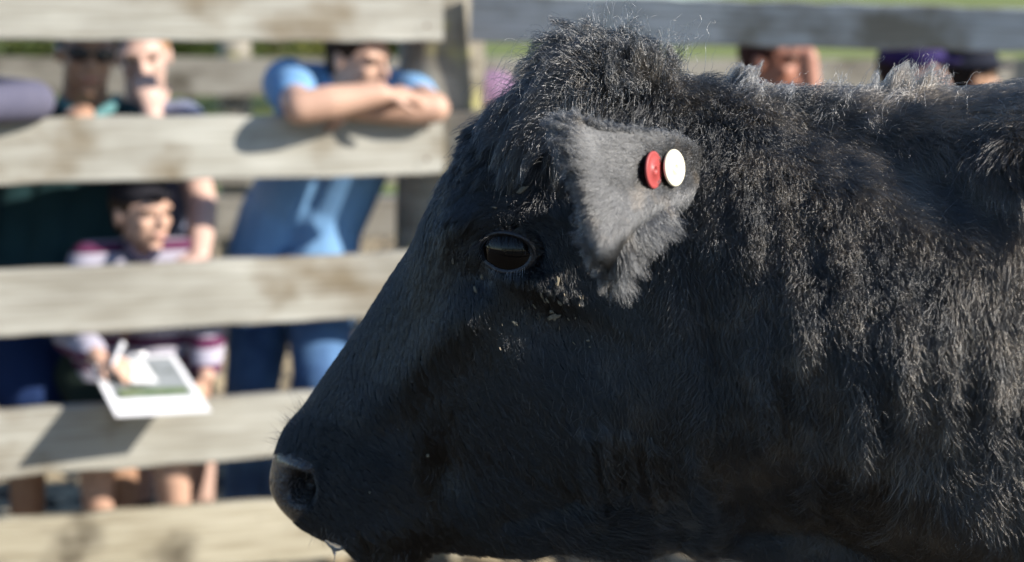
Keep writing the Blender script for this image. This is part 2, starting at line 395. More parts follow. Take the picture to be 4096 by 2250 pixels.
for pts in ([(586, 430), (592, 500)], [(606, 425), (614, 495)], [(628, 430), (636, 500)], [(652, 440), (660, 540)], [(690, 450), (702, 550)]):
    dW = dW + .005 * ridge(pts, 7)
# folds of the neck, and the hump whose shade falls on the crest
for pts, a in (([(742, 175), (758, 290), (766, 420)], .016), ([(776, 170), (800, 290), (812, 430), (815, 500)], .013), ([(810, 160), (842, 270), (858, 400), (856, 500)], .014),
               ([(850, 180), (890, 290), (905, 420), (905, 540)], .013), ([(900, 220), (935, 310), (948, 430), (945, 540)], .012), ([(950, 230), (985, 290), (992, 400), (985, 500)], .018), ([(1010, 230), (1030, 400)], .015)):
    dW = dW + a * ridge(pts, 13) * .45 * (1 + .6 * np.sin(QY * .035 + pts[0][0]))
dW = dW + .075 * bump(1030, 140, 62, 66, 0) - .040 * ridge([(800, 122), (880, 155), (975, 195)], 30) + .016 * ridge([(760, 92), (850, 92), (960, 95)], 12)
yl = np.interp(QX, [640, 700, 800, 900, 985, 1100], [400, 400, 430, 460, 490, 520]); tq = np.clip((QY - yl) / 190, 0, 1); tq = tq * tq * (3 - 2 * tq)
dW = dW + .03 * bump(880, 300, 130, 110, 0) - .14 * tq * np.clip((QX - 690) / 150, 0, 1) * np.clip((1250 - QX) / 150, 0, 1) + .012 * bump(720, 215, 30, 60)
dW = dW - .012 * bump(712, 330, 16, 80, -8)
# nostril and the wet rim round it
NOS = (300, 481)
dW = dW - .032 * bump(302, 488, 13, 14.5, 20, 4) + .011 * bump(298, 463, 14, 7.5, 5) + .006 * bump(308, 468, 6, 5) - .003 * ridge([(300, 455), (312, 462)], 2.5) + .004 * bump(318, 480, 7, 18, 0) + .004 * bump(299, 508, 12, 6, 30)
edge = np.sin(th)[None, :] ** .5
dW = np.maximum(dW, -Wd * .8)
near = near + nrm * (dW * edge * np.clip(np.arange(NS) / 8.0, 0, 1)[:, None])[..., None]
wtot = ((near - mid) * nrm).sum(-1)
farp = mid - nrm * wtot[..., None]
near[:, 0] = mid[:, 0]; near[:, -1] = mid[:, -1]
V = []; vid_n = np.arange(NS * NH).reshape(NS, NH); vid_f = vid_n.copy()
V = near.reshape(-1, 3); extra = farp[:, 1:-1].reshape(-1, 3); vid_f[:, 1:-1] = NS * NH + np.arange(NS * (NH - 2)).reshape(NS, NH - 2)
V = np.concatenate([V, extra, near[0].mean(0)[None], near[-1].mean(0)[None]]); cA = len(V) - 2; cB = len(V) - 1
A = vid_n
Fn = np.stack([A[:-1, :-1], A[:-1, 1:], A[1:, 1:], A[1:, :-1]], -1).reshape(-1, 4)
B_ = vid_f
Ff = np.stack([B_[:-1, :-1], B_[1:, :-1], B_[1:, 1:], B_[:-1, 1:]], -1).reshape(-1, 4)
tri = [(cA, A[0, j + 1], A[0, j]) for j in range(NH - 1)] + [(cA, B_[0, j], B_[0, j + 1]) for j in range(NH - 1)]
tri += [(cB, A[-1, j], A[-1, j + 1]) for j in range(NH - 1)] + [(cB, B_[-1, j + 1], B_[-1, j]) for j in range(NH - 1)]
faces = [tuple(f) for f in Fn.tolist()] + [tuple(f) for f in Ff.tolist()] + tri
# legs and tail complete the animal outside the frame
def tube(pts, rs, k=16):
    global V, faces
    base = len(V); vv = []; ztop = pts[0][2]
    if pts[-1][2] < .01: pts = [(x, y, ztop - (ztop - z) * (ztop - G) / ztop) for x, y, z in pts]
    for i, p in enumerate(pts):
        d = np.asarray(pts[min(i + 1, len(pts) - 1)]) - np.asarray(pts[max(i - 1, 0)]); x, y, _ = frame_of(d)
        vv += [np.asarray(p) + (x * math.cos(t) + y * math.sin(t)) * rs[i] for t in np.arange(k) / k * 6.28318]
    V = np.concatenate([V, np.array(vv)])
    for i in range(len(pts) - 1):
        for j in range(k):
            a = base + i * k + j; b = base + i * k + (j + 1) % k; faces.append((a, b, b + k, a + k))
    faces.append(tuple(range(base + (len(pts) - 1) * k, base + len(pts) * k)))
yb = 1.44
for (x0, sgn) in ((.86, -1), (.92, 1)):
    tube([(x0, yb + sgn * .15, .72), (x0 - .02, yb + sgn * .15, .55), (x0, yb + sgn * .14, .36), (x0 - .01, yb + sgn * .14, .2), (x0 - .03, yb + sgn * .14, .08), (x0 - .04, yb + sgn * .14, .0)], [.12, .085, .055, .038, .05, .06])
for (x0, sgn) in ((1.86, -1), (1.95, 1)):
    tube([(x0, yb + sgn * .17, .85), (x0 - .06, yb + sgn * .17, .62), (x0 + .08, yb + sgn * .15, .42), (x0 + .04, yb + sgn * .15, .22), (x0 - .01, yb + sgn * .15, .08), (x0 - .03, yb + sgn * .15, 0)], [.17, .12, .06, .04, .05, .06])
tube([(2.06, yb, 1.22), (2.14, yb, 1.1), (2.16, yb, .8), (2.17, yb, .5)], [.045, .03, .02, .04])

cow_root = P(560, 300, 1.5); cow_root[2] = G
cow = thing('cow', cow_root, 'shaggy black cow with two round ear tags, in front of the fence', 'cow')
SKIN = mat('black hide', (.010, .010, .012), .75, spec=.2)
NOSEM = mat('wet nose skin', (.026, .022, .022), .17, col2=(.060, .050, .045), scale=70, spec=.7, coat=.5, bump=1.0, bscale=230)
cow_me = mesh_from(V, faces)
cowb = link('body', cow_me, [SKIN, NOSEM], cow)
cow_me.update()
VN = np.zeros((len(V), 3)); cow_me.vertices.foreach_get('normal', VN.ravel()) if False else None
tmp = np.empty(len(V) * 3); cow_me.vertices.foreach_get('normal', tmp); VN = tmp.reshape(-1, 3)
q, dep = proj(V)
def nose_mask(x, y, j=0.0):
    x = x + j; y = y + j * .6
    """the hairless wet pad: a crescent in front of and round the nostril"""
    lim = np.interp(y, [450, 456, 462, 470, 480, 495, 505, 515, 524], [276, 302, 311, 314, 315.5, 314, 307, 305, 300])
    return (x < lim) & (y > 449 + (x - 275) * .12) & (y < 524)
fc = V[np.array(Fn)].mean(1); fq, _ = proj(fc)
mi = np.zeros(len(faces), int); nm = nose_mask(fq[:, 0], fq[:, 1]); mi[:len(Fn)][nm] = 1; mi[len(Fn):len(Fn) * 2][nm] = 1
mi[len(Fn) * 2:len(Fn) * 2 + 2 * (NH - 1)] = 1
cow_me.polygons.foreach_set('material_index', mi.tolist())
nearset = np.arange(NS * NH); nq = q[:NS * NH]
def surf(px, py):
    i = int(np.argmin((nq[:, 0] - px) ** 2 + (nq[:, 1] - py) ** 2 + np.where(VN[:NS * NH, 1] > .2, 1e6, 0)))
    n = VN[i]; n = n if n @ (CAM - V[i]) > 0 else -n
    return V[i].copy(), n.copy()
# make sure that outward normals point outwards
pc, pn = surf(500, 350)
FLIP = 1.0
i0 = int(np.argmin((nq[:, 0] - 500) ** 2 + (nq[:, 1] - 350) ** 2))
if VN[i0] @ (CAM - V[i0]) < 0:
    FLIP = -1.0; cow_me.flip_normals(); VN = -VN

# ------------------------------------------------------------------ hair
def hair_mat(name, mel, rough=.24, radial=.45, coat=0.0, ior=1.75, dust=6.0, gl=0, ru=.2, rv=.5):
    m = bpy.data.materials.new(name); m.use_nodes = True; N = m.node_tree.nodes; L = m.node_tree.links
    N.remove(N['Principled BSDF']); h = N.new('ShaderNodeBsdfHairPrincipled'); h.parametrization = 'COLOR'
    h.inputs['Color'].default_value = (mel, mel * .97, mel * .97, 1); ge = N.new('ShaderNodeNewGeometry'); nz = N.new('ShaderNodeTexNoise'); nz.inputs['Scale'].default_value = 22; nz.inputs['Detail'].default_value = 4; L.new(ge.outputs['Position'], nz.inputs[0]); rp = N.new('ShaderNodeValToRGB'); rp.color_ramp.elements[0].position = .42; rp.color_ramp.elements[1].position = .68; rp.color_ramp.elements[0].color = (mel * .6, mel * .6, mel * .6, 1); rp.color_ramp.elements[1].color = (mel * dust, mel * dust * .80, mel * dust * .58, 1); sx_ = N.new('ShaderNodeSeparateXYZ'); L.new(ge.outputs['Position'], sx_.inputs[0]); ma = N.new('ShaderNodeMapRange'); ma.inputs['From Min'].default_value = -.02; ma.inputs['From Max'].default_value = .35; ma.inputs['To Min'].default_value = -.22; ma.inputs['To Max'].default_value = .03; L.new(sx_.outputs['X'], ma.inputs['Value']); ad = N.new('ShaderNodeMath'); L.new(nz.outputs[0], ad.inputs[0]); L.new(ma.outputs[0], ad.inputs[1]); L.new(ad.outputs[0], rp.inputs[0]); L.new(rp.outputs[0], h.inputs['Color']); h.inputs['Roughness'].default_value = rough
    h.inputs['Radial Roughness'].default_value = radial; h.inputs['Coat'].default_value = coat; h.inputs['Random Roughness'].default_value = .3
    h.inputs['Coat'].default_value = coat; h.inputs['IOR'].default_value = ior
    if gl == 0:
        L.new(h.outputs[0], N['Material Output'].inputs[0]); return m
    r = N.new('ShaderNodeBsdfHair'); r.component = 'Reflection'; r.inputs['Color'].default_value = (*(gl * np.array([1.0, .98, .95])), 1)
    r.inputs['RoughnessU'].default_value = ru; r.inputs['RoughnessV'].default_value = rv
    a = N.new('ShaderNodeAddShader'); L.new(h.outputs[0], a.inputs[0]); L.new(r.outputs[0], a.inputs[1])
    L.new(a.outputs[0], N['Material Output'].inputs[0]); return m
HAIR = hair_mat('black coat hair', .004, ior=1.85)

def make_curves(name, pts, rad, m, parent):
    n, k, _ = pts.shape
    hc = bpy.data.hair_curves.new(name); hc.add_curves([k] * n)
    hc.points.foreach_set('position', pts.astype(np.float32).ravel())
    hc.points.foreach_set('radius', rad.astype(np.float32).ravel())
    o = bpy.data.objects.new(name, hc); COL.objects.link(o); hc.materials.append(m)
    o.parent = parent; o.matrix_parent_inverse = Matrix.Translation(-parent.location)
    return o

def grow(roots, nrmv, dirv, length, lift, curl, clump, K=7, cell=34, jitter=.16, gravity=.0, seed=3, freq=4.0, fuzz=.0009):
    """strand points: tangent flow with lift, curl and clumping towards shared locks"""
    g = np.random.default_rng(seed); n = len(roots)
    s = np.linspace(0, 1, K)[None, :, None]
    L = length[:, None, None]
    d = dirv / np.linalg.norm(dirv, axis=1, keepdims=True)
    side = np.cross(nrmv, d)
    jit = g.normal(size=(n, 1)) * jitter
    d = d + side * jit; d /= np.linalg.norm(d, axis=1, keepdims=True)
    a = lift[:, None, None]
    # arc that leaves the skin at the lift angle and settles along it
    out = nrmv[:, None, :] * (L * a * (s - .55 * s * s) * 1.25) + d[:, None, :] * (L * (s * (1 - .25 * a) + .12 * s * s))
    pts = roots[:, None, :] + out
    pts[..., 2] -= (gravity * L[..., 0] * s[..., 0] ** 2)
    # smooth waviness shared by neighbours
    P0 = roots * 1.0
    ph1 = np.sin(P0 @ np.array([61., 37., 83.]) + 1.3) * 3; ph2 = np.sin(P0 @ np.array([-47., 71., 59.])) * 3
    c = curl[:, None]
    own = g.uniform(0, 6.28, (n, 1)) * .35
    fr = freq + .45 * freq * np.sin(P0 @ np.array([33., 91., -41.]))[:, None]
    S = s[..., 0]
    pts += side[:, None, :] * (c * S * np.sin(S * fr + ph1[:, None] + own))[..., None] + nrmv[:, None, :] * (c * .7 * S * np.cos(S * fr + ph2[:, None] + own))[..., None]
    if cell > 0:
        idx = g.choice(n, max(8, int(n / cell)), replace=False)
        kd = kdtree.KDTree(len(idx))
        for i, j in enumerate(idx): kd.insert(roots[j].tolist(), i)
        kd.balance()
        own_i = np.array([kd.find(r)[1] for r in roots.tolist()]); par_ = idx[own_i]
        f = clump[:, None, None] * s ** 1.4
        # the lock keeps this strand's own length, but bends to the leader
        target = pts[par_]
        pts = pts * (1 - f) + target * f
    fz = g.normal(size=pts.shape) * (fuzz * (curl[:, None, None] / .004 + .3)) * s
    pts += fz
    return pts

# flow of the coat: px, py, angle (0 right, 90 down), length mm, lift, curl mm, clump, frizz-length jitter
FLOW = np.array([
 # muzzle and nose bridge
 (300, 430, 60, 6, .3, .3, .3), (330, 440, 25, 8, .25, .3, .3), (360, 470, 32, 10, .2, .5, .5), (345, 510, 40, 10, .25, .5, .5), (390, 500, 42, 12, .2, .6, .6), (380, 545, 62, 14, .3, .6, .6),
 (420, 545, 70, 18, .35, .8, .6), (360, 400, 60, 10, .18, .4, .5), (395, 340, 95, 11, .18, .4, .5), (425, 270, 110, 12, .2, .5, .5), (440, 235, 115, 14, .25, .6, .5), (430, 400, 72, 12, .18, .5, .5),
 (320, 390, 120, 7, .2, .3, .3), (330, 480, 30, 7, .3, .3, .3), (318, 500, 50, 5, .3, .3, .3), (440, 470, 75, 14, .25, .6, .5),
 # cheek
 (470, 330, 80, 12, .18, .5, .5), (500, 400, 58, 14, .18, .6, .5), (560, 380, 58, 14, .2, .6, .5), (620, 400, 65, 16, .22, .8, .5), (560, 460, 55, 15, .25, .8, .5), (640, 460, 70, 18, .3, 1., .5),
 (480, 500, 50, 16, .3, .8, .5), (540, 530, 20, 20, .35, 1., .5), (620, 530, -20, 20, .35, 1., .5), (700, 540, -10, 22, .4, 1.2, .5), (520, 300, 85, 8, .15, .3, .4), (580, 300, 62, 12, .18, .5, .5), (640, 320, 75, 14, .2, .6, .5),
 # round the eye and brow
 (470, 245, 110, 8, .2, .3, .4), (495, 222, 170, 8, .25, .3, .4), (535, 225, 10, 8, .25, .3, .4), (560, 250, 60, 9, .2, .3, .4), (480, 285, 75, 7, .15, .3, .3), (470, 200, 125, 16, .25, 1., .6), (520, 190, 165, 18, .3, 1.5, .6), (560, 200, 60, 16, .25, 1.5, .6),
 # forehead: long wavy locks swept forward from the poll
 (465, 160, 115, 24, .3, 2.5, .75), (500, 150, 140, 32, .3, 3.5, .8), (510, 110, 130, 48, .35, 4, .85), (545, 130, 145, 42, .35, 4.5, .85), (545, 90, 158, 42, .35, 4, .85), (590, 110, 150, 42, .4, 5, .85), (590, 75, 195, 34, .5, 5, .85), (570, 160, 150, 26, .3, 3, .7),
 (620, 65, -60, 24, .6, 5, .85), (650, 70, -10, 24, .5, 5, .85), (610, 110, 100, 40, .5, 6, .85), (640, 95, 95, 38, .6, 7, .85), (670, 90, 50, 32, .6, 6, .8),
 # behind the poll, frizzy
 (640, 135, 100, 22, .45, 5, .7), (680, 125, 95, 18, .5, 4, .5), (705, 170, 115, 15, .4, 2.5, .4), (725, 200, 100, 15, .4, 2.5, .4), (730, 120, 85, 16, .5, 3.5, .45), (700, 240, 95, 26, .4, 4, .6), (690, 280, 80, 30, .4, 4, .7), (740, 330, 85, 26, .35, 4, .7), (735, 270, 85, 22, .4, 4, .6),
 # neck
 (770, 150, 60, 16, .5, 3, .4), (770, 220, 75, 16, .5, 3, .45), (780, 320, 85, 26, .4, 4, .7), (750, 400, 85, 26, .35, 3, .6), (800, 420, 85, 26, .35, 3, .6), (840, 230, 70, 16, .5, 3, .45), (860, 330, 80, 24, .45, 4, .65), (900, 270, 65, 17, .5, 3, .5),
 (850, 480, 90, 28, .35, 3, .6), (760, 500, 60, 24, .35, 2, .5), (940, 330, 90, 32, .4, 5, .8), (960, 400, 82, 42, .4, 6, .88), (1000, 300, 95, 40, .4, 6, .88), (940, 460, 75, 48, .42, 6, .9), (1000, 480, 80, 48, .42, 6, .9), (880, 420, 75, 34, .4, 4.5, .8), (930, 530, 85, 34, .35, 4, .7),
 # crest, back, and the sleek dark patch below it
 (720, 75, -30, 24, .7, 5, .7), (760, 82, -10, 26, .6, 5, .7), (800, 84, -25, 28, .6, 5, .7), (850, 84, -35, 32, .6, 4, .7), (900, 84, -45, 34, .7, 4, .7), (950, 90, 10, 34, .5, 3, .7), (1000, 90, 10, 38, .5, 3, .8), (1010, 130, 70, 42, .4, 3, .85),
 (860, 120, 15, 34, .25, 2, .8), (900, 140, 40, 38, .22, 2, .85), (950, 140, 50, 42, .25, 2, .85), (960, 180, 55, 40, .25, 2, .85), (1000, 180, 65, 42, .3, 2, .85), (830, 150, 40, 30, .3, 3, .75), (910, 190, 50, 32, .3, 3, .8),
 (1200, 300, 80, 30, .3, 3, .6), (1200, 600, 80, 30, .3, 3, .6), (1800, 400, 60, 20, .3, 2, .5)], float)
def flow(x, y):
    out = np.zeros((len(x), 7)); W_ = np.zeros(len(x))
    an = np.radians(FLOW[:, 2])
    for k in range(len(FLOW)):
        d2 = (x - FLOW[k, 0]) ** 2 + (y - FLOW[k, 1]) ** 2
        w = 1 / (d2 + 60.0) ** 2.2
        out[:, 0] += w * math.cos(an[k]); out[:, 1] += w * math.sin(an[k])
        for c in range(4): out[:, 2 + c] += w * FLOW[k, 3 + c]
        W_ += w
    return out / W_[:, None]

def sample(faces4, VV, NN, weight, n, seed):
    g = np.random.default_rng(seed)
    a, b, c, d = (VV[faces4[:, i]] for i in range(4))
    ar = .5 * np.linalg.norm(np.cross(c - a, d - b), axis=1) * weight
    i = g.choice(len(faces4), n, p=ar / ar.sum()); u = g.random((n, 1)); v = g.random((n, 1))
    p = a[i] * (1 - u) * (1 - v) + b[i] * u * (1 - v) + c[i] * u * v + d[i] * (1 - u) * v
    f = faces4[i]; nn = NN[f[:, 0]] + NN[f[:, 2]]; nn /= np.linalg.norm(nn, axis=1, keepdims=True) + 1e-9
    return p, nn

quads = np.concatenate([Fn, Ff]); cen = V[quads].mean(1); cq, cdp = proj(cen)
cn = VN[quads[:, 0]]; facing = np.einsum('ij,ij->i', cn, CAM - cen)
isnear = np.arange(len(quads)) < len(Fn)
wgt = np.where(facing > -.25, 1.0, .12) * np.where(cq[:, 0] > 1045, np.where(cq[:, 0] > 1250, .03, .2), 1.0) * np.where((cq[:, 1] > 590), .12, 1.0)
wgt = wgt * np.where(isnear, 1, .25)
nz = nose_mask(cq[:, 0], cq[:, 1], np.abs(np.random.default_rng(2).normal(size=len(cq))) * 3.0); wgt = np.where(nz & isnear, 0, wgt); 
nzF = np.zeros(len(quads), bool); nzF[len(Fn):] = nz[:len(Fn)]; wgt = np.where(nzF, 0, wgt)
ex = ((cq[:, 0] - EYE[0]) / 31) ** 2 + ((cq[:, 1] - EYE[1]) / 22) ** 2 < 1
exF = np.zeros(len(quads), bool); exF[len(Fn):] = ex[:len(Fn)]; wgt = np.where((ex & isnear) | exF, 0, wgt)
lng = np.where((cq[:, 1] < 130) & (cq[:, 0] > 500) & (cq[:, 0] < 700), 1.2, 1.0); wgt = wgt * lng
NHAIR = 330000
r_, n_ = sample(quads, V, VN, wgt, NHAIR, 5)
rq, _ = proj(r_)
fl = flow(rq[:, 0], rq[:, 1])
dr = RV[None] * fl[:, 0:1] - UV[None] * fl[:, 1:2]
dr = dr - n_ * np.einsum('ij,ij->i', dr, n_)[:, None]
dr /= np.linalg.norm(dr, axis=1, keepdims=True) + 1e-9
g = np.random.default_rng(9)
length = np.where(fl[:, 2] < 18, 1.35, 1.0) * fl[:, 2] / 1000 * g.uniform(.65, 1.15, len(r_)); curl = fl[:, 4] / 1000
cut = (rq[:, 0] + g.normal(size=len(r_)) * 14 < 640 + np.clip(rq[:, 1] - 300, 0, 300) * .3) & (fl[:, 2] < 22)
FACEH = hair_mat('sleek face hair', .0022, rough=.15, radial=.32, ior=1.72)
for nm_, mk, mt_, jt, cc in (('face_coat', cut, FACEH, .075, .45), ('coat', ~cut, HAIR, .17, .8)):
    pts = grow(r_[mk], n_[mk], dr[mk], length[mk], fl[mk, 3] * (.8 if nm_ == 'face_coat' else 1), curl[mk] * cc, np.clip(fl[mk, 5], 0, .95), K=8, jitter=jt, seed=21)
    rad = np.linspace(1, .25, 8)[None, :] * np.interp(fl[mk, 2], [6, 15, 40], [.00025, .00028, .00028])[:, None]
    make_curves(nm_, pts, rad, mt_, cow)

# a second, coarser layer of guard hairs: longer, frizzier, catching the sun one by one
wg2 = wgt * np.interp(cq[:, 0], [400, 560, 700], [.05, .15, 1.0]) 
r2, n2 = sample(quads, V, VN, wg2, 60000, 15)
q2, _ = proj(r2); f2 = flow(q2[:, 0], q2[:, 1]); g = np.random.default_rng(19)
an = g.normal(size=len(r2)) * .5; c_, s_ = np.cos(an), np.sin(an)
d2 = RV[None] * (f2[:, 0] * c_ - f2[:, 1] * s_)[:, None] - UV[None] * (f2[:, 0] * s_ + f2[:, 1] * c_)[:, None]
d2 = d2 - n2 * np.einsum('ij,ij->i', d2, n2)[:, None]; d2 /= np.linalg.norm(d2, axis=1, keepdims=True) + 1e-9
pt2 = grow(r2, n2, d2, f2[:, 2] / 1000 * g.uniform(.9, 1.5, len(r2)), f2[:, 3] * 1.5, f2[:, 4] / 1000 * .8, np.clip(f2[:, 5], 0, 1) * .35, K=8, seed=22)
make_curves('guard_hairs', pt2, np.linspace(1, .3, 8)[None, :] * np.full((len(r2), 1), .00024), hair_mat('guard hair', .006, rough=.22, ior=1.95), cow)

# the tuft between the ears
def tuft(name, specs, n, m, seed, rad0=.00030, K=12, cell=45, clump=.85, freq=4.0, fuzz=.0009):
    g = np.random.default_rng(seed); R = []; Nn = []; D = []; Ln = []; Li = []; Cu = []; G = []
    for (x, y, sp, ang, ln, lift, curl, grav, wt) in specs:
        k = int(n * wt); xx = x + g.normal(size=k) * sp; yy = y + g.normal(size=k) * sp * .7
        for a, b in zip(xx, yy):
            i = int(np.argmin((nq[:, 0] - a) ** 2 + (nq[:, 1] - b) ** 2)); R.append(V[i] + g.normal(size=3) * .0012); nn = VN[i]; Nn.append(nn)
            an = math.radians(ang + g.normal() * 14); d = RV * math.cos(an) - UV * math.sin(an) + nn * .001; D.append(d)
            Ln.append(ln / 1000 * g.uniform(.6, 1.15)); Li.append(lift); Cu.append(curl / 1000); G.append(grav)
    R, Nn, D = map(np.array, (R, Nn, D)); p = grow(R, Nn, D, np.array(Ln), np.array(Li), np.array(Cu), np.full(len(R), clump), K=K, cell=cell, seed=seed, freq=freq, fuzz=fuzz)
    s = np.linspace(0, 1, K)[None, :]
    p[..., 2] -= np.array(G)[:, None] * np.array(Ln)[:, None] * s ** 2.3
    return make_curves(name, p, np.linspace(1, .25, K)[None, :] * np.full((len(R), 1), rad0), m, cow)
UPN = 1
FLH = hair_mat('forelock hair', .005, rough=.17, ior=2.1)
tuft('forelock', [(590, 98, 9, 190, 70, .9, 5, .75, 1.0), (596, 92, 11, 205, 80, 1.15, 5, .6, 1.0), (608, 90, 11, 240, 62, 1.3, 7, .45, 1.1), (625, 90, 11, 290, 54, 1.3, 8, .55, 1.0), (645, 94, 11, 345, 46, 1.0, 7, .7, .7),
     (600, 104, 14, 110, 62, 1.1, 8, .4, 1.0), (630, 110, 14, 85, 54, 1.1, 8, .4, 1.0), (662, 106, 12, 40, 38, .8, 6, .4, .6), (548, 116, 12, 138, 56, .5, 4, .5, .9), (572, 110, 13, 170, 78, .8, 5, .6, .9)], 2100, FLH, 31, rad0=.00032, K=14, cell=90, clump=.86, freq=2.8, fuzz=.0009)
tuft('loose_hair', [(585, 94, 18, 200, 78, 1.5, 9, .6, 1), (610, 90, 20, 260, 70, 1.7, 10, .4, 1), (640, 92, 20, 300, 62, 1.4, 10, .3, 1), (560, 108, 14, 190, 70, 1.2, 8, .6, .7), (905, 100, 24, -60, 44, 1.2, 6, 0, .3), (780, 98, 50, -40, 28, 1.0, 6, 0, .25), (980, 100, 30, -10, 36, .8, 5, 0, .25)], 90, hair_mat('loose hair', .02, rough=.2, ior=2.0), 35, rad0=.00022, cell=6, clump=.35)
tuft('crest_hair', [(760, 92, 14, -20, 22, .8, 4, 0, .5), (735, 90, 7, -50, 30, .9, 4, 0, .3), (850, 94, 26, -25, 24, .7, 4, 0, .8), (890, 96, 12, -50, 38, .9, 4, .0, .3), (915, 98, 10, -45, 34, .8, 4, .0, .25), (960, 98, 26, 5, 34, .5, 3, .3, 1.2), (1005, 100, 22, 20, 42, .5, 3, .4, 1.8), (1010, 118, 20, 70, 45, .4, 3, .2, 1.6)], 1300, hair_mat('crest hair', .05, rough=.3, ior=2.2, dust=2), 33)

# ------------------------------------------------------------------ the eye
ep, en = surf(*EYE)
en = norm(norm(side_normal(np.array(560.0), np.array(249.0))) * 1.0 + np.array([0, 0, .02]))
ray = norm(ep - CAM)
ER = .0400
ec = ep - ray * (-.0) - en * (ER - .0260)
ex_ = norm(np.cross(np.array([0, 0, 1.0]), en)); ex_ = ex_ if ex_[0] > 0 else -ex_; ey_ = norm(np.cross(en, ex_)); ey_ = ey_ if ey_[2] > 0 else -ey_
eb = Blob().ell(ec, (ER, ER, ER), (ex_, ey_, en), k=48)
# finer sphere
vs = []; fs = []; K1, K2 = 40, 64
for i in range(K1 + 1):
    a = math.pi * i / K1
    for j in range(K2):
        b = 2 * math.pi * j / K2; vs.append(ec + ER * (en * math.cos(a) + (ex_ * math.cos(b) + ey_ * math.sin(b)) * math.sin(a)))
for i in range(K1):
    for j in range(K2): fs.append((i * K2 + j, i * K2 + (j + 1) % K2, (i + 1) * K2 + (j + 1) % K2, (i + 1) * K2 + j))
eyem = mat('dark wet eye', (.004, .002, .0015), .012, spec=.40)
eyem.node_tree.nodes['Principled BSDF'].inputs['Coat Roughness'].default_value = .01
link('eye', mesh_from(vs, fs), eyem, cow)
def lid_pt(ang, k, up):
    """almond contour in the plane of the eye"""
    a, b = .0262, .0176 if up else .0196
    c, s = math.cos(ang), math.sin(ang)
    x = a * c * k; y = b * abs(s) ** (.85 if up else 1.0) * (1 if s > 0 else -1) * k
    t = math.radians(-5); x, y = x * math.cos(t) - y * math.sin(t), x * math.sin(t) + y * math.cos(t)
    # inner corner (towards the nose) is drawn out and down
    if c < -.6: x -= (-.6 - c) * .010 * k; y -= (-.6 - c) * .006
    return x, y
rows = [(.93, .0004), (.985, .0016), (1.04, .0030), (1.12, .0034), (1.22, .0026), (1.36, .0005), (1.6, -.004), (1.9, -.010)]
vs = []; fs = []; K2 = 72
for (k, h) in rows:
    for j in range(K2):
        ang = 2 * math.pi * j / K2; x, y = lid_pt(ang, k, math.sin(ang) > 0); r2_ = x * x + y * y
        z = math.sqrt(max(ER * ER - r2_, 0)) if r2_ < ER * ER * .82 else math.sqrt(ER * ER * .18) - (math.sqrt(r2_) - ER * .905) * .9
        hh = h + (.0022 * max(0, math.sin(ang)) if 1 < k < 1.5 else 0)
        vs.append(ec + ex_ * x + ey_ * y + en * (z + hh))
for i in range(len(rows) - 1):
    for j in range(K2): fs.append((i * K2 + j, i * K2 + (j + 1) % K2, (i + 1) * K2 + (j + 1) % K2, (i + 1) * K2 + j))
LID = mat('moist eyelid skin', (.022, .020, .022), .34, spec=.6, coat=.25, bump=.3, bscale=500)
link('eyelid', mesh_from(vs, fs), LID, cow)
# short hair on the lids, and the lashes
g = np.random.default_rng(5); R = []; Dd = []; Nn = []; Ln = []
for i in range(3600):
    ang = g.uniform(0, 6.283); up = math.sin(ang) > 0; k = g.uniform(1.12 if up else 1.3, 1.8); x, y = lid_pt(ang, k, up); r2_ = math.hypot(x, y)
    z = math.sqrt(max(ER * ER - r2_ ** 2, 0)) if r2_ ** 2 < ER * ER * .82 else math.sqrt(ER * ER * .18) - (r2_ - ER * .905) * .9
    R.append(ec + ex_ * x + ey_ * y + en * (z + float(np.interp(k, [1.1, 1.22, 1.36, 1.6, 1.9], [.0034, .0026, .0005, -.004, -.010])))); d = ex_ * (x + .35 * ER * (1 if x > 0 else -1) * abs(y) / ER) + ey_ * y * (.5 if up else 1.0); Dd.append(norm(d)); Nn.append(norm(en + d * 8)); Ln.append(g.uniform(.005, .009))
p = grow(np.array(R), np.array(Nn), np.array(Dd), np.array(Ln), np.full(len(R), .3), np.full(len(R), .0003), np.full(len(R), .3), K=5, seed=4)
make_curves('eyelid_hair', p, np.linspace(1, .3, 5)[None] * np.full((len(R), 1), .0002), HAIR, cow)
L_ = []
for i in range(128):
    up = i < 110; ang = g.uniform(.15, 3.0) if up else -g.uniform(.5, 2.2)
    x, y = lid_pt(ang, 1.03, up); z = math.sqrt(max(ER * ER - x * x - y * y, 0)) + .0035
    b = ec + ex_ * x + ey_ * y + en * z; o_ = norm(en * 1.0 + ex_ * (x * 22 + g.normal() * .15) + ey_ * ((-.25 if up else -1.0) + g.normal() * .1)); ln = g.uniform(.012, .021) if up else g.uniform(.004, .009)
    L_.append([b + o_ * ln * t - np.array([0, 0, 1]) * ln * .35 * t * t for t in np.linspace(0, 1, 6)])
L_ = np.array(L_)
make_curves('eyelashes', L_[:110], np.linspace(1, .3, 6)[None] * np.full((110, 1), .00022), HAIR, cow)
make_curves('lower_eyelashes', L_[110:], np.linspace(1, .3, 6)[None] * np.full((18, 1), .00018), hair_mat('pale lash hair', .15, gl=.12), cow)

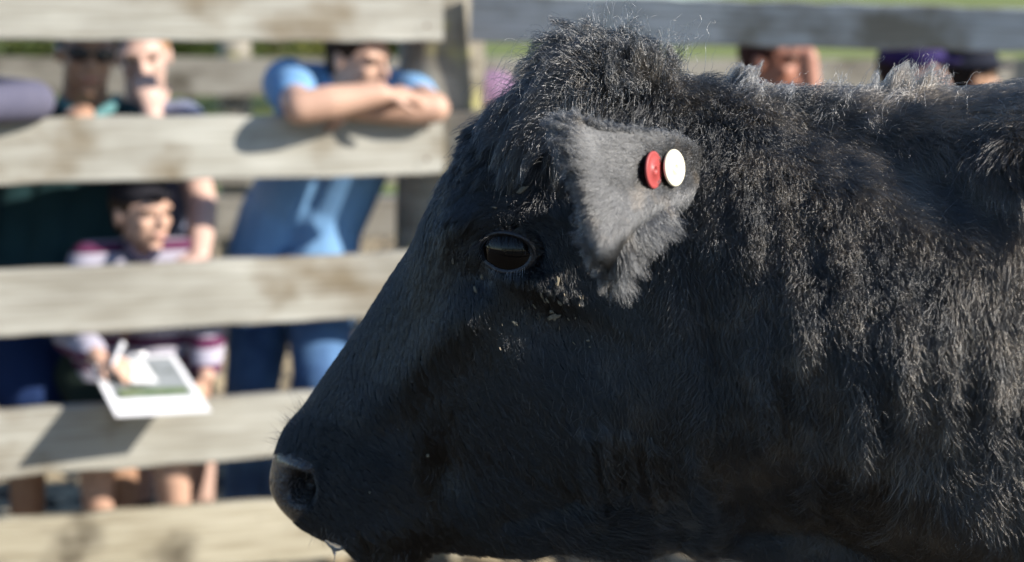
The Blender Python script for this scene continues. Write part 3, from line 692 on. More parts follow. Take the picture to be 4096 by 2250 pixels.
# ------------------------------------------------------------------ the ear
TOPC = np.array([(712, 156), (680, 137), (640, 131), (603, 127), (575, 118), (557, 122)], float)
BOTC = np.array([(710, 190), (678, 202), (650, 214), (633, 234), (619, 260), (609, 286)], float)
MIDC = np.array([(712, 172), (668, 172), (630, 172), (606, 172), (588, 172), (576, 172)], float)
BM = np.array([(711, 182), (672, 193), (640, 212), (618, 226), (602, 240), (590, 240)], float)
def crv(A, s):
    x = s * (len(A) - 1); return catmull(A, [min(x, len(A) - 1 - 1e-6)])[0]
def ear_pt(s, t, lay=0.0):
    rows = np.array([crv(TOPC, s), crv(MIDC, s), crv(BM, s), crv(BOTC, s)]); q_ = catmull(rows, [min(t * 3, 3 - 1e-6)])[0]
    off = .105 * math.sin(s * 1.95) - .022 * s ** 6 - .030 * (2 * t - 1) ** 2 * (.4 + s) + .005 * math.sin(s * 7 + t * 4) * s
    off -= .055 * math.exp(-(s / .15) ** 2)
    off += .016 * math.exp(-((t - .62 - .1 * s) / .16) ** 2) * s - .006 * math.exp(-((s - .62) / .16) ** 2) * (.4 + .6 * t)
    return PY(q_[0], q_[1], 1.352 - off + lay)
ns_, nt_ = 60, 60; vs = []; fs = []
for lay in (0, .006):
    for i in range(ns_ + 1):
        for j in range(nt_ + 1):
            e = math.sin(math.pi * j / nt_) ** .5 * min(1, (1 - i / ns_) * 12) ** .5
            vs.append(ear_pt(i / ns_, j / nt_, .003 + (lay - .003) * e))
n1 = (ns_ + 1) * (nt_ + 1); I = lambda i, j, l=0: l * n1 + i * (nt_ + 1) + j
for l in (0, 1):
    for i in range(ns_):
        for j in range(nt_): fs.append((I(i, j, l), I(i, j + 1, l), I(i + 1, j + 1, l), I(i + 1, j, l)) if l == 0 else (I(i, j, l), I(i + 1, j, l), I(i + 1, j + 1, l), I(i, j + 1, l)))
for i in range(ns_):
    fs.append((I(i, 0), I(i + 1, 0), I(i + 1, 0, 1), I(i, 0, 1))); fs.append((I(i, nt_), I(i, nt_, 1), I(i + 1, nt_, 1), I(i + 1, nt_)))
for j in range(nt_): fs.append((I(ns_, j), I(ns_, j + 1), I(ns_, j + 1, 1), I(ns_, j, 1)))
EV = np.array(vs); ear_me = mesh_from(EV, fs)
ear = link('ear', ear_me, mat('ear hide', (.03, .027, .025), .7, spec=.2), cow)
EF = np.array([f for f in fs[:ns_ * nt_]]); fnv = np.cross(EV[EF[:, 2]] - EV[EF[:, 0]], EV[EF[:, 3]] - EV[EF[:, 1]]); fnv /= np.linalg.norm(fnv, axis=1, keepdims=True)
if (fnv[:, 1] > 0).mean() > .5: fnv = -fnv
g = np.random.default_rng(77); NE = 30000; k = g.integers(0, len(EF), NE); u = g.random((NE, 1)); v = g.random((NE, 1))
a, b, c, d = (EV[EF[k, i]] for i in range(4)); er = a * (1 - u) * (1 - v) + b * u * (1 - v) + c * u * v + d * (1 - u) * v
si = (k // nt_) / ns_; tj = (k % nt_) / nt_
# hair runs along the ear towards its edge, turning down in the lower half
ddx = d - a; dtj = b - a; ddx /= np.linalg.norm(ddx, axis=1, keepdims=True); dtj /= np.linalg.norm(dtj, axis=1, keepdims=True)
wd = np.clip((tj - .35) * 1.5, 0, 1)[:, None]; ed = ddx * (1 - .45 * wd) + dtj * wd
eln = .010 + .006 * si + .012 * np.clip((tj - .75) * 4, 0, 1) + .006 * np.clip((si - .85) * 6, 0, 1)
p = grow(er, fnv[k], ed, eln * g.uniform(.7, 1.2, NE), np.full(NE, .14), np.full(NE, .0006), np.full(NE, .22), K=6, seed=8)
o = make_curves('ear_hair', p, np.linspace(1, .3, 6)[None] * np.full((NE, 1), .00026), hair_mat('ear hair', .045, rough=.3, ior=1.9, dust=2.6), ear)
# wisps that hang from the lower edge, and the fringe at the tip and upper corner
R = []; Dd = []; Ln = []; Nn = []
for i in range(8200):
    if i < 2600: s_ = g.uniform(.25, .9); t_ = g.uniform(.9, 1.0); dv = RV * g.normal(.35, .3) + UV * -1; ln = g.uniform(.010, .036)
    elif i < 3600: s_ = g.uniform(.8, 1); t_ = g.uniform(0, .35); dv = -RV + UV * g.normal(.15, .25); ln = g.uniform(.008, .024)
    elif i > 5200: s_ = g.uniform(.1, 1); up_ = g.random() < .5; t_ = g.uniform(0, .05) if up_ else g.uniform(.93, 1); dv = -RV * g.uniform(.2, 1.2) + UV * (g.normal(.5, .4) if up_ else g.normal(-.8, .4)); ln = g.uniform(.005, .014)
    else: s_ = g.uniform(.88, 1); t_ = g.uniform(.2, 1); dv = -RV + UV * g.normal(-.4, .5); ln = g.uniform(.006, .018)
    R.append(ear_pt(s_, t_)); Dd.append(dv); Ln.append(ln); Nn.append(np.array([.2, -1, 0.]))
R, Dd, Ln, Nn = map(np.array, (R, Dd, Ln, Nn)); Nn /= np.linalg.norm(Nn, axis=1, keepdims=True)
p = grow(R, Nn, Dd, Ln, np.full(len(R), .25), np.full(len(R), .003), np.full(len(R), .75), K=8, cell=14, seed=18)
make_curves('ear_fringe', p, np.linspace(1, .25, 8)[None] * np.full((len(R), 1), .00028), hair_mat('ear fringe hair', .03, dust=2, rough=.3, ior=1.9), ear)
def disc_tag(px, py, Y, n, r, m, label, up=.18):
    c = PY(px, py, Y); n = norm(n); x = norm(np.cross(np.array([0, 0, 1.0]), n)); y = np.cross(n, x); x, y = x * math.cos(up) + y * math.sin(up), y * math.cos(up) - x * math.sin(up)
    prof = [(0, -.004), (.006, -.004), (r * .94, 0), (r, .0006), (r * 1.0, .0022), (r * .95, .0030), (r * .86, .0026), (r * .30, .0026), (r * .27, .0038), (r * .17, .0038), (r * .15, -.003), (0, -.003)]
    vs = []; K = 56
    for (a, h) in prof:
        for j in range(K): vs.append(c + n * h + (x * math.cos(j / K * 6.28318) + y * math.sin(j / K * 6.28318)) * a)
    fs = [(i * K + j, i * K + (j + 1) % K, (i + 1) * K + (j + 1) % K, (i + 1) * K + j) for i in range(len(prof) - 1) for j in range(K)]
    o = link('ear_tag', mesh_from(vs, fs), m, ear); o['label'] = label
    Blob().cap(c - n * .016, c - n * .003, .003, .003).build('ear_tag_pin', m, ear, voxel=0)
eq, _ = proj(EV[:n1])
def ear_surf(px, py):
    i = int(np.argmin((eq[:, 0] - px) ** 2 + (eq[:, 1] - py) ** 2)); return EV[i]
disc_tag(652, 170, ear_surf(657, 172)[1] - .009, (.86, -.50, .06), .0172, mat('red plastic', (.36, .055, .05), .5, spec=.5), 'red round ear tag')
disc_tag(673, 168, ear_surf(673, 168)[1] - .010, (.78, -.62, .10), .0172, mat('cream plastic', (.80, .73, .55), .45, spec=.5), 'cream white round ear tag', up=.3)

# whiskers, flecks of dried mud, saliva
g = np.random.default_rng(3); Wk = []
for (x, y, sx, sy, ang, ln, k) in [(292, 424, 8, 8, -140, .016, 34), (300, 412, 8, 8, -110, .022, 14), (279, 440, 4, 10, -165, .016, 26), (330, 535, 18, 6, 110, .014, 24), (350, 470, 40, 40, 60, .015, 26), (400, 548, 30, 8, 95, .02, 26), (660, 552, 60, 6, 60, .02, 60), (560, 552, 50, 5, 60, .016, 40)]:
    for i in range(k):
        p0, n0 = surf(x + g.normal() * sx * .6, y + g.normal() * sy * .6); a = math.radians(ang + g.normal() * 18); d = norm(RV * math.cos(a) - UV * math.sin(a) + n0 * .35); l_ = ln * g.uniform(.5, 1.4); b = g.normal(size=3) * .18
        Wk.append([p0 + d * l_ * t + b * l_ * t * t for t in np.linspace(0, 1, 6)])
Wk = np.array(Wk); make_curves('whiskers', Wk, np.linspace(1, .2, 6)[None] * np.full((len(Wk), 1), .00016), hair_mat('whisker', .03, ior=1.8), cow)
MUD = mat('dried mud', (.13, .11, .075), .9, col2=(.24, .21, .15), scale=200)
def fleck(px, py, r, el, an):
    p0, n0 = surf(px, py); a = math.radians(an); d = norm(RV * math.cos(a) - UV * math.sin(a)); d = norm(d - n0 * (d @ n0)); e = np.cross(n0, d); c = p0 + n0 * .0038; K = 11; top = []; bot = []
    for j in range(K):
        t = j / K * 6.283; rr = r * rnd.uniform(.55, 1.25); q_ = c + d * rr * el * math.cos(t) + e * rr * math.sin(t) / el; top.append(q_ + n0 * .0008 * rnd.random()); bot.append(q_ - n0 * .0012)
    vs = top + bot + [c + n0 * .0016]; fs = [(j, (j + 1) % K, 2 * K) for j in range(K)] + [(j + K, (j + 1) % K + K, (j + 1) % K, j) for j in range(K)]
    link('mud_fleck', mesh_from(vs, fs), MUD, cow, smooth=False)
for f in [(523, 190, .0045, 1.5, -30), (557, 282, .0036, 1.9, 95), (561, 302, .0024, 1.4, 60), (556, 317, .0052, 1.3, -25), (552, 308, .0022, 1.2, 0), (514, 322, .0030, 1.3, 40), (482, 276, .0022, 1.4, 80), (478, 290, .0026, 1.7, 70), (543, 295, .0018, 2.0, 80), (548, 300, .0017, 2.2, 75), (536, 306, .0016, 2.2, 60), (495, 212, .0016, 2, 20),
          (426, 454, .0020, 1.1, 0), (371, 491, .0012, 1.0, 0), (589, 339, .0016, 1.2, 0), (590, 344, .0010, 1.2, 0), (549, 166, .0036, 1.9, -60), (517, 153, .0026, 1.6, 40), (932, 116, .0034, 2.2, 70), (560, 116, .0034, 2.0, 110), (500, 160, .0022, 1.6, 0), (604, 500, .0016, 1.2, 0), (550, 156, .0022, 2.4, 100), (455, 262, .0016, 2.0, 90)]: fleck(*f)
for i in range(22):
    x, y = (rnd.gauss(545, 22), rnd.gauss(308, 16)) if i < 22 else (rnd.gauss(481, 6), rnd.gauss(283, 12)); fleck(x, y, rnd.uniform(.0005, .0011), rnd.uniform(1.8, 3.2), rnd.uniform(50, 100))
sal = bpy.data.materials.new('saliva'); sal.use_nodes = True; sb = sal.node_tree.nodes['Principled BSDF']; sb.inputs['Base Color'].default_value = (.9, .9, .88, 1); sb.inputs['Transmission Weight'].default_value = .85; sb.inputs['Roughness'].default_value = .05; sb.inputs['IOR'].default_value = 1.33
sp0, _ = surf(333, 540); sY = float(midY(np.array(335.0))) - .055
B = Blob(); Q = lambda x, y: PY(x, y, sY)
B.chain([Q(326, 541), Q(331, 545), Q(338, 548), Q(346, 546), Q(352, 548)], [.0018, .0034, .0040, .0028, .0016]); B.chain([Q(334, 546), Q(334.5, 552), Q(335, 556), Q(334, 564), Q(333.5, 574)], [.0042, .0022, .0009, .0009, .0020])
B.build('saliva', sal, cow, voxel=.0009, smooth=2)

# ================================================================== PEOPLE
SK = mat('sunny skin', (.50, .30, .215), .5, col2=(.58, .36, .26), scale=14, spec=.4, sss=0)
SKT = mat('tanned skin', (.36, .20, .125), .5, col2=(.42, .25, .16), scale=14, spec=.4)
SKP = mat('fair skin', (.58, .38, .31), .5, col2=(.62, .42, .34), scale=14, spec=.4)
EYEM = mat('eyeball', (.04, .03, .02), .2)
def cloth(name, c, c2=None, rough=.85): return mat(name, c, rough, col2=c2 or tuple(v * 1.15 for v in c), scale=6, spec=.2, bump=.35, bscale=22)
def J(px, py, off=0.0): return P(px, py, DF(px) + off)
def axes(yaw, pitch=0, roll=0):
    """yaw 0 looks at the camera, positive turns towards the right of the picture; pitch>0 looks down"""
    y = math.radians(yaw); p_ = math.radians(pitch); f = np.array([math.sin(y) * math.cos(p_), -math.cos(y) * math.cos(p_), -math.sin(p_)])
    r = norm(np.cross(f, np.array([0, 0, 1.0]))); u = np.cross(r, f); a = math.radians(roll); r, u = r * math.cos(a) + u * math.sin(a), u * math.cos(a) - r * math.sin(a)
    return f, r, u
def add_head(B, c, h, A, neck=None, nr=.055):
    f, r, u = A
    B.ell(c + u * .10 * h - f * .03 * h, (.335 * h, .40 * h, .385 * h), (r, f, u), 22)
    B.ell(c - u * .14 * h + f * .09 * h, (.275 * h, .29 * h, .33 * h), (r, f, u), 20)
    B.ell(c - u * .42 * h + f * .26 * h, (.11 * h, .09 * h, .075 * h), (r, f, u))
    for s_ in (-1, 1):
        B.cap(c + u * .105 * h + f * .365 * h + r * s_ * .05 * h, c + u * .10 * h + f * .31 * h + r * s_ * .22 * h, .04 * h, .035 * h)
        B.ell(c - u * .09 * h + f * .27 * h + r * s_ * .17 * h, (.085 * h, .07 * h, .075 * h), (r, f, u))
        B.ell(c - u * .03 * h - f * .04 * h + r * s_ * .345 * h, (.028 * h, .075 * h, .135 * h), (norm(r + f * .3 * s_), norm(f - r * .3 * s_), u))
    B.cap(c + u * .07 * h + f * .375 * h, c - u * .115 * h + f * .455 * h, .030 * h, .052 * h)
    for s_ in (-1, 1): B.ell(c - u * .135 * h + f * .41 * h + r * s_ * .05 * h, (.035 * h, .035 * h, .03 * h), (r, f, u))
    B.ell(c - u * .235 * h + f * .375 * h, (.12 * h, .045 * h, .026 * h), (r, f, u)); B.ell(c - u * .285 * h + f * .37 * h, (.10 * h, .045 * h, .03 * h), (r, f, u))
    if neck is not None: B.cap(c - u * .22 * h - f * .05 * h, neck, nr, nr * 1.12)
def head_parts(root, c, h, A, hairm, hair=True, sun_g=False):
    f, r, u = A
    for s_ in (-1, 1):
        Blob().ell(c + u * .035 * h + f * .335 * h + r * s_ * .145 * h, (.055 * h, .05 * h, .042 * h), (r, f, u)).build('eyeball', EYEM, root, voxel=0)
    lp = Blob().ell(c - u * .258 * h + f * .408 * h, (.10 * h, .022 * h, .022 * h), (r, f, u)); lp.build('lips', mat('lips', (.42, .17, .14), .5), root, voxel=0)
    if hair:
        H_ = Blob().ell(c + u * .145 * h - f * .075 * h, (.365 * h, .405 * h, .385 * h), (r, f, u), 22)
        for s_ in (-1, 1): H_.cap(c + u * .15 * h - f * .02 * h + r * s_ * .32 * h, c - u * .02 * h - f * .14 * h + r * s_ * .31 * h, .05 * h, .04 * h)
        H_.ell(c - u * .1 * h - f * .24 * h, (.28 * h, .17 * h, .24 * h), (r, f, u))
        H_.build('hair', hairm, root, voxel=.007)
def torso(B, nk, hip, a, b):
    B.cap(nk, (a + b) / 2 - np.array([0, 0, .05]), .06, .08); B.cap(a, b, .055, .055); B.cap((a + b) / 2 - np.array([0, 0, .08]), hip, .095, .10)
def add_hand(B, w, d, n, h=.17, curl=.5, side=1, spread=.12):
    """palm and five fingers: w wrist, d direction of the fingers, n out of the back of the hand"""
    d = norm(d); n = norm(n - d * (n @ d)); s_ = np.cross(n, d) * side; k = h / .18
    B.cap(w + d * .012 * k, w + d * .075 * k, .024 * k, .033 * k, flat=.5, side=s_)
    for i, (o_, l1) in enumerate([(-.028, .072), (-.010, .082), (.009, .077), (.027, .060)]):
        b = w + d * .088 * k + s_ * o_ * k; dd = norm(d + s_ * spread * (o_ / .028)); a1 = curl * .7; d1 = norm(dd * math.cos(a1) - n * math.sin(a1)); d2_ = norm(dd * math.cos(a1 + curl) - n * math.sin(a1 + curl)); d3_ = norm(dd * math.cos(a1 + curl * 1.8) - n * math.sin(a1 + curl * 1.8))
        p1 = b + d1 * l1 * .5 * k; p2 = p1 + d2_ * l1 * .32 * k; p3 = p2 + d3_ * l1 * .25 * k
        B.chain([b - d * .02 * k, b, p1, p2, p3], [.009 * k, .0092 * k, .0085 * k, .0078 * k, .0068 * k])
    tb_ = w + d * .03 * k - s_ * .026 * k; t1 = tb_ + norm(d * .7 - s_ * .75 - n * .25) * .038 * k; t2 = t1 + norm(d - s_ * .35 - n * .4) * .030 * k
    B.chain([w + d * .015 * k - s_ * .01 * k, tb_, t1, t2], [.016 * k, .014 * k, .0105 * k, .008 * k])
def person(x, label, off=.35):
    b = P(x, 300, DF(x) + off); b[2] = G
    return thing('person', b, label, 'person', 'spectators behind the fence')
def leg(B, hip, knee, ank, rs=(.085, .06, .055, .04)):
    B.cap(hip, knee, rs[0], rs[1]); mid_ = knee + (ank - knee) * .3; B.chain([knee, mid_, ank], [rs[1], rs[2], rs[3]])
def boots(root, anks, m, dirv):
    for a in anks:
        a0 = np.array([a[0], a[1], G]); d = norm(np.array([dirv[0], dirv[1], 0]))
        Blob().cap(a0 + np.array([0, 0, .05]) - d * .05, a0 + d * .15 + np.array([0, 0, .04]), .05, .042).cap(a0 + np.array([0, 0, .05]) - d * .03, a0 + np.array([0, 0, .14]), .05, .052).build('shoe', m, root)
def gz_(p, z): q_ = np.array(p, float); q_[2] = z + G; return q_
SHOE = cloth('boot leather', (.06, .045, .03))

# --- the man in the blue polo shirt leaning on the second board
r = person(330, 'man in a blue polo shirt and jeans leaning with crossed arms on the second board')
A = axes(60, 14, -6); hc_ = J(358, 57, .16); h = .238
B = Blob(); add_head(B, hc_, h, A, J(345, 100, .27), .06)
shL = J(288, 84, .26); shR = J(405, 90, .28); elL = J(300, 108, -.09); elR = J(434, 108, -.05); wrL = J(380, 94, -.11); wrR = J(358, 110, -.03)
B.cap(J(345, 104, .29), J(348, 118, .37), .055, .08); B.cap(J(348, 118, .37), J(305, 215, .50), .08, .08); B.cap(shL, J(348, 118, .37), .045, .06); B.cap(shR, J(348, 118, .37), .045, .06); B.cap(shL, elL, .052, .045); B.chain([elL, elL + (wrL - elL) * .35, wrL], [.047, .050, .033]); add_hand(B, wrL, norm(wrR - wrL) * .2 + RV * 1 + np.array([0, .5, .1]), np.array([0, -.6, .9]), .18, .55)
B.cap(shR, elR, .052, .045); B.chain([elR, elR + (wrR - elR) * .35, wrR], [.046, .048, .031]); add_hand(B, wrR, -RV + np.array([0, .35, -.1]), np.array([0, -.5, .8]), .18, .6, -1)
B.build('body', SK, r, voxel=.006)
head_parts(r, hc_, h, A, cloth('dark brown hair', (.035, .02, .012)))
S = Blob(); BLUE = cloth('blue polo cotton', (.15, .31, .54), (.21, .39, .62))
chest = J(348, 112, .36); waist = J(305, 215, .50); hem = J(293, 262, .50)
S.cap(shL + np.array([.03, .03, -.01]), shR + np.array([-.03, .05, -.01]), .078, .075); S.cap(chest + RV * -.10, waist + RV * -.07, .125, .12); S.cap(chest + RV * .08, waist + RV * .08, .125, .12); S.cap(waist - RV * .09, hem - RV * .09, .12, .125); S.cap(waist + RV * .07, hem + RV * .08, .12, .125)
S.cap(shL, shL + (elL - shL) * .55, .080, .070); S.cap(shR, shR + (elR - shR) * .42, .076, .066); S.cap(J(345, 90, .25), J(345, 100, .27), .074, .09)
S.build('polo_shirt', BLUE, r, voxel=.011, smooth=3)
Blob().chain([J(332, 88, .22), J(345, 96, .17), J(362, 95, .16), J(372, 88, .2)], [.018, .02, .02, .016]).build('collar', BLUE, r, voxel=.008)
Jn = Blob(); DEN = cloth('blue denim', (.04, .085, .19), (.10, .20, .36)); hp = hem + np.array([0, .0, -.02]); kL = J(252, 385, .42); kR = J(322, 378, .16); aL = gz_(J(245, 500, .5), .10); aR = gz_(J(272, 500, .5), .10)
Jn.cap(hp - RV * .09, hp + RV * .08, .12, .12); leg(Jn, hp - RV * .08, kL, aL, (.115, .085, .08, .07)); leg(Jn, hp + RV * .08, kR, aR, (.115, .088, .08, .07)); Jn.build('jeans', DEN, r, voxel=.012, smooth=3)
boots(r, [aL, aR], SHOE, (0, -1))

# --- the man in sunglasses and a dark green shirt
r = person(60, 'man in dark sunglasses, dark green shirt and navy shorts, standing behind the child')
A = axes(24, 10, 4); hc_ = J(87, 53, .26); h = .235
B = Blob(); add_head(B, hc_, h, A, J(84, 112, .36), .062)
shL = J(30, 132, .42); shR = J(122, 126, .40); elL = J(12, 158, .30); wrL = J(62, 128, .13); elR = J(128, 200, .34); wrR = J(76, 123, .02)
torso(B, J(84, 112, .36), J(50, 320, .42), shL, shR); B.cap(shL, elL, .056, .045); B.chain([elL, elL + (wrL - elL) * .35, wrL], [.045, .046, .03]); add_hand(B, wrL, np.array([.5, -.5, .5]), np.array([0, -.5, 1.0]), .17, .9)
B.cap(shR, elR, .055, .045)
kL = J(28, 410, .36); kR = J(118, 430, .50); aL = gz_(J(24, 520, .40), .09); aR = gz_(J(122, 520, .5), .09); hipc = J(50, 320, .42)
leg(B, hipc - RV * .09, kL, aL); leg(B, hipc + RV * .10, kR, aR); B.build('body', SKT, r, voxel=.007)
head_parts(r, hc_, h, A, cloth('dark cropped hair', (.03, .022, .016)))
f, rr_, u = A
G_ = Blob()
for s_ in (-1, 1): G_.ell(hc_ + u * .045 * h + f * .40 * h + rr_ * s_ * .155 * h, (.135 * h, .03 * h, .088 * h), (norm(rr_ - f * .25 * s_), norm(f + rr_ * .25 * s_), u)); G_.cap(hc_ + u * .07 * h + f * .36 * h + rr_ * s_ * .28 * h, hc_ + u * .05 * h - f * .02 * h + rr_ * s_ * .36 * h, .004, .004)
G_.cap(hc_ + u * .07 * h + f * .42 * h - rr_ * .05 * h, hc_ + u * .07 * h + f * .42 * h + rr_ * .05 * h, .004, .004)
G_.build('sunglasses', mat('dark lenses', (.008, .008, .012), .12, spec=.7), r, voxel=0)
S = Blob(); GRN = cloth('dark green shirt cloth', (.012, .035, .038), (.018, .05, .055))
S.cap(shL, shR, .085, .08); cb = J(68, 160, .44); wb = J(54, 320, .44); S.cap(cb - RV * .11, wb - RV * .09, .13, .12); S.cap(cb + RV * .12, wb + RV * .10, .13, .12); S.cap(cb, wb, .14, .13)
S.cap(shL, shL + (elL - shL) * .75, .085, .075); S.cap(shR, shR + (elR - shR) * .85, .08, .07); S.cap(J(84, 106, .36), J(82, 122, .38), .078, .10); S.build('shirt', GRN, r, voxel=.012, smooth=3)
Blob().chain([J(62, 100, .33), J(74, 114, .26), J(88, 118, .24)], [.016, .018, .016]).chain([J(116, 98, .30), J(110, 108, .26), J(94, 118, .24)], [.016, .019, .016]).build('collar', cloth('teal collar cloth', (.10, .22, .22)), r, voxel=.007)
Sh = Blob(); NAVY = cloth('navy shorts cloth', (.012, .028, .09)); Sh.cap(hipc - RV * .1 + np.array([0, 0, .03]), hipc + RV * .1 + np.array([0, 0, .03]), .135, .135); Sh.cap(hipc - RV * .09, kL + (hipc - kL) * .22, .13, .115); Sh.cap(hipc + RV * .10, kR + (hipc - kR) * .35, .125, .11); Sh.build('shorts', NAVY, r, voxel=.012, smooth=3)
boots(r, [aL, aR], SHOE, (.1, -1))

# --- the fair man with a hand on his chin
r = person(150, 'fair-haired man in a grey shirt resting his chin on his hand behind the fence', .7)
A = axes(14, 12, -6); hc_ = J(142, 56, .50); h = .24
B = Blob(); add_head(B, hc_, h, A, J(145, 112, .62), .06)
shL = J(112, 132, .64); shR = J(182, 124, .60); elL = J(150, 150, .22); wrL = J(152, 116, .20); elR = J(202, 205, .44); wrR = J(199, 256, .14)
torso(B, J(145, 112, .62), J(150, 320, .72), shL, shR); B.cap(shL, elL, .05, .045); B.chain([elL, wrL], [.046, .034]); add_hand(B, wrL, np.array([-.25, .25, 1.0]), np.array([.3, -1, 0]), .18, .75)
B.cap(shR, elR, .054, .047); B.chain([elR, elR + (wrR - elR) * .4, wrR], [.047, .045, .031]); add_hand(B, wrR, np.array([-.5, -.75, -.35]), np.array([0, -.5, 1]), .18, .7)
hipc = J(150, 320, .72); kL = J(138, 440, .76); kR = J(198, 425, .66); aL = gz_(J(140, 520, .8), .09); aR = gz_(J(200, 500, .75), .09)
leg(B, hipc - RV * .09, kL, aL); leg(B, hipc + RV * .10, kR, aR); B.build('body', SKP, r, voxel=.007)
head_parts(r, hc_, h, A, cloth('sandy hair', (.30, .17, .08)))
S = Blob(); GRY = cloth('grey blue shirt cloth', (.15, .17, .25), (.20, .22, .30)); S.cap(shL, shR, .08, .078); cb = J(148, 165, .66); S.cap(cb - RV * .09, hipc - RV * .08, .12, .12); S.cap(cb + RV * .09, hipc + RV * .08, .12, .12); S.cap(shR, shR + (elR - shR) * .45, .08, .072); S.cap(shL, shL + (elL - shL) * .5, .078, .068); S.cap(J(145, 110, .62), J(146, 122, .64), .07, .09)
S.build('shirt', GRY, r, voxel=.012, smooth=3)
Sh = Blob(); KH = cloth('dark grey shorts cloth', (.03, .03, .035)); Sh.cap(hipc - RV * .1, hipc + RV * .1, .13, .13); Sh.cap(hipc - RV * .09, kL + (hipc - kL) * .3, .12, .10); Sh.cap(hipc + RV * .09, kR + (hipc - kR) * .3, .12, .10); Sh.build('shorts', KH, r, voxel=.012, smooth=3)
boots(r, [aL, aR], SHOE, (.1, -1))

# --- the child with the clipboard
r = person(140, 'child in a dark cap and striped purple rugby shirt writing on a clipboard', .2)
A = axes(50, 2, 0); hc_ = J(142, 213, .13); h = .215
B = Blob(); add_head(B, hc_, h, A, J(140, 252, .19), .046)
shL = J(90, 262, .20); shR = J(184, 258, .20); elL = J(72, 335, .15); wrL = J(98, 357, -.03); elR = J(208, 332, .15); wrR = J(206, 376, .03)
B.cap(J(140, 252, .19), J(130, 290, .22), .045, .07); B.cap(J(130, 290, .22), J(118, 375, .26), .07, .08); B.cap(shL, shR, .04, .04); B.cap(shL, elL, .04, .034); B.chain([elL, wrL], [.034, .024]); add_hand(B, wrL, np.array([.85, -.35, -.2]), np.array([-.1, -.5, 1]), .14, .8, 1)
B.cap(shR, elR, .04, .034); B.chain([elR, wrR], [.034, .024]); add_hand(B, wrR, np.array([-.35, -.35, -.7]), np.array([.9, -.4, .3]), .15, .8, -1)
hipc = J(118, 375, .26); kL = J(96, 462, .20); kR = J(172, 470, .14); aL = gz_(J(100, 520, .28), .08); aR = gz_(J(178, 540, .25), .08)
leg(B, hipc - RV * .07, kL, aL, (.07, .05, .045, .033)); leg(B, hipc + RV * .07, kR, aR, (.07, .052, .047, .033)); B.build('body', SK, r, voxel=.006)
head_parts(r, hc_, h, A, cloth('brown child hair', (.06, .035, .02)))
f, rr_, u = A
CP = Blob().ell(hc_ + u * .27 * h - f * .05 * h, (.385 * h, .43 * h, .30 * h), (rr_, f, u), 22); CP.cap(hc_ + u * .27 * h + f * .36 * h - rr_ * .12 * h, hc_ + u * .27 * h + f * .36 * h + rr_ * .12 * h, .20 * h, .20 * h, flat=.16, side=rr_); CP.cap(hc_ + u * .28 * h + f * .50 * h - rr_ * .12 * h, hc_ + u * .28 * h + f * .50 * h + rr_ * .12 * h, .14 * h, .14 * h, flat=.16, side=f)
CP.build('cap', cloth('black cap cloth', (.015, .014, .018)), r, voxel=.007, smooth=2)
STR = bpy.data.materials.new('striped rugby cotton'); STR.use_nodes = True; N = STR.node_tree.nodes; L = STR.node_tree.links; b_ = N['Principled BSDF']; b_.inputs['Roughness'].default_value = .85
ge = N.new('ShaderNodeNewGeometry'); sp_ = N.new('ShaderNodeSeparateXYZ'); L.new(ge.outputs['Position'], sp_.inputs[0]); mm_ = N.new('ShaderNodeMath'); mm_.operation = 'MULTIPLY'; mm_.inputs[1].default_value = 1 / .066; L.new(sp_.outputs['Z'], mm_.inputs[0]); fr = N.new('ShaderNodeMath'); fr.operation = 'FRACT'; L.new(mm_.outputs[0], fr.inputs[0])
cr = N.new('ShaderNodeValToRGB'); cr.color_ramp.interpolation = 'CONSTANT'; cr.color_ramp.elements[0].color = (.10, .015, .06, 1); cr.color_ramp.elements[1].position = .40; cr.color_ramp.elements[1].color = (.38, .36, .43, 1)
for p_, c_ in ((.70, (.30, .27, .36, 1)), (.76, (.40, .38, .44, 1))): e_ = cr.color_ramp.elements.new(p_); e_.color = c_
L.new(fr.outputs[0], cr.inputs[0]); L.new(cr.outputs[0], b_.inputs['Base Color'])
S = Blob(); cb = J(138, 290, .22); wb = J(122, 372, .25); S.cap(shL, shR, .062, .062); S.cap(cb - RV * .07, wb - RV * .06, .095, .10); S.cap(cb + RV * .08, wb + RV * .09, .095, .10); S.cap(J(140, 248, .19), J(140, 258, .2), .058, .075)
S.chain([shL, elL, elL + (wrL - elL) * .75], [.062, .055, .042]); S.chain([shR, elR, elR + (wrR - elR) * .75], [.060, .055, .044]); S.build('rugby_shirt', STR, r, voxel=.009, smooth=3)
Blob().chain([J(124, 243, .13), J(132, 255, .08), J(143, 264, .06)], [.014, .014, .012]).chain([J(160, 241, .13), J(154, 254, .08), J(144, 264, .06)], [.014, .014, .012]).build('collar', cloth('navy collar cloth', (.02, .018, .035)), r, voxel=.006)
Sh = Blob(); Sh.cap(hipc - RV * .08, hipc + RV * .08, .10, .10); Sh.cap(hipc - RV * .07, kL + (hipc - kL) * .35, .095, .085); Sh.cap(hipc + RV * .07, kR + (hipc - kR) * .35, .095, .085); Sh.build('shorts', cloth('dark green shorts cloth', (.016, .026, .02)), r, voxel=.01, smooth=3)
boots(r, [aL, aR], SHOE, (.1, -1))

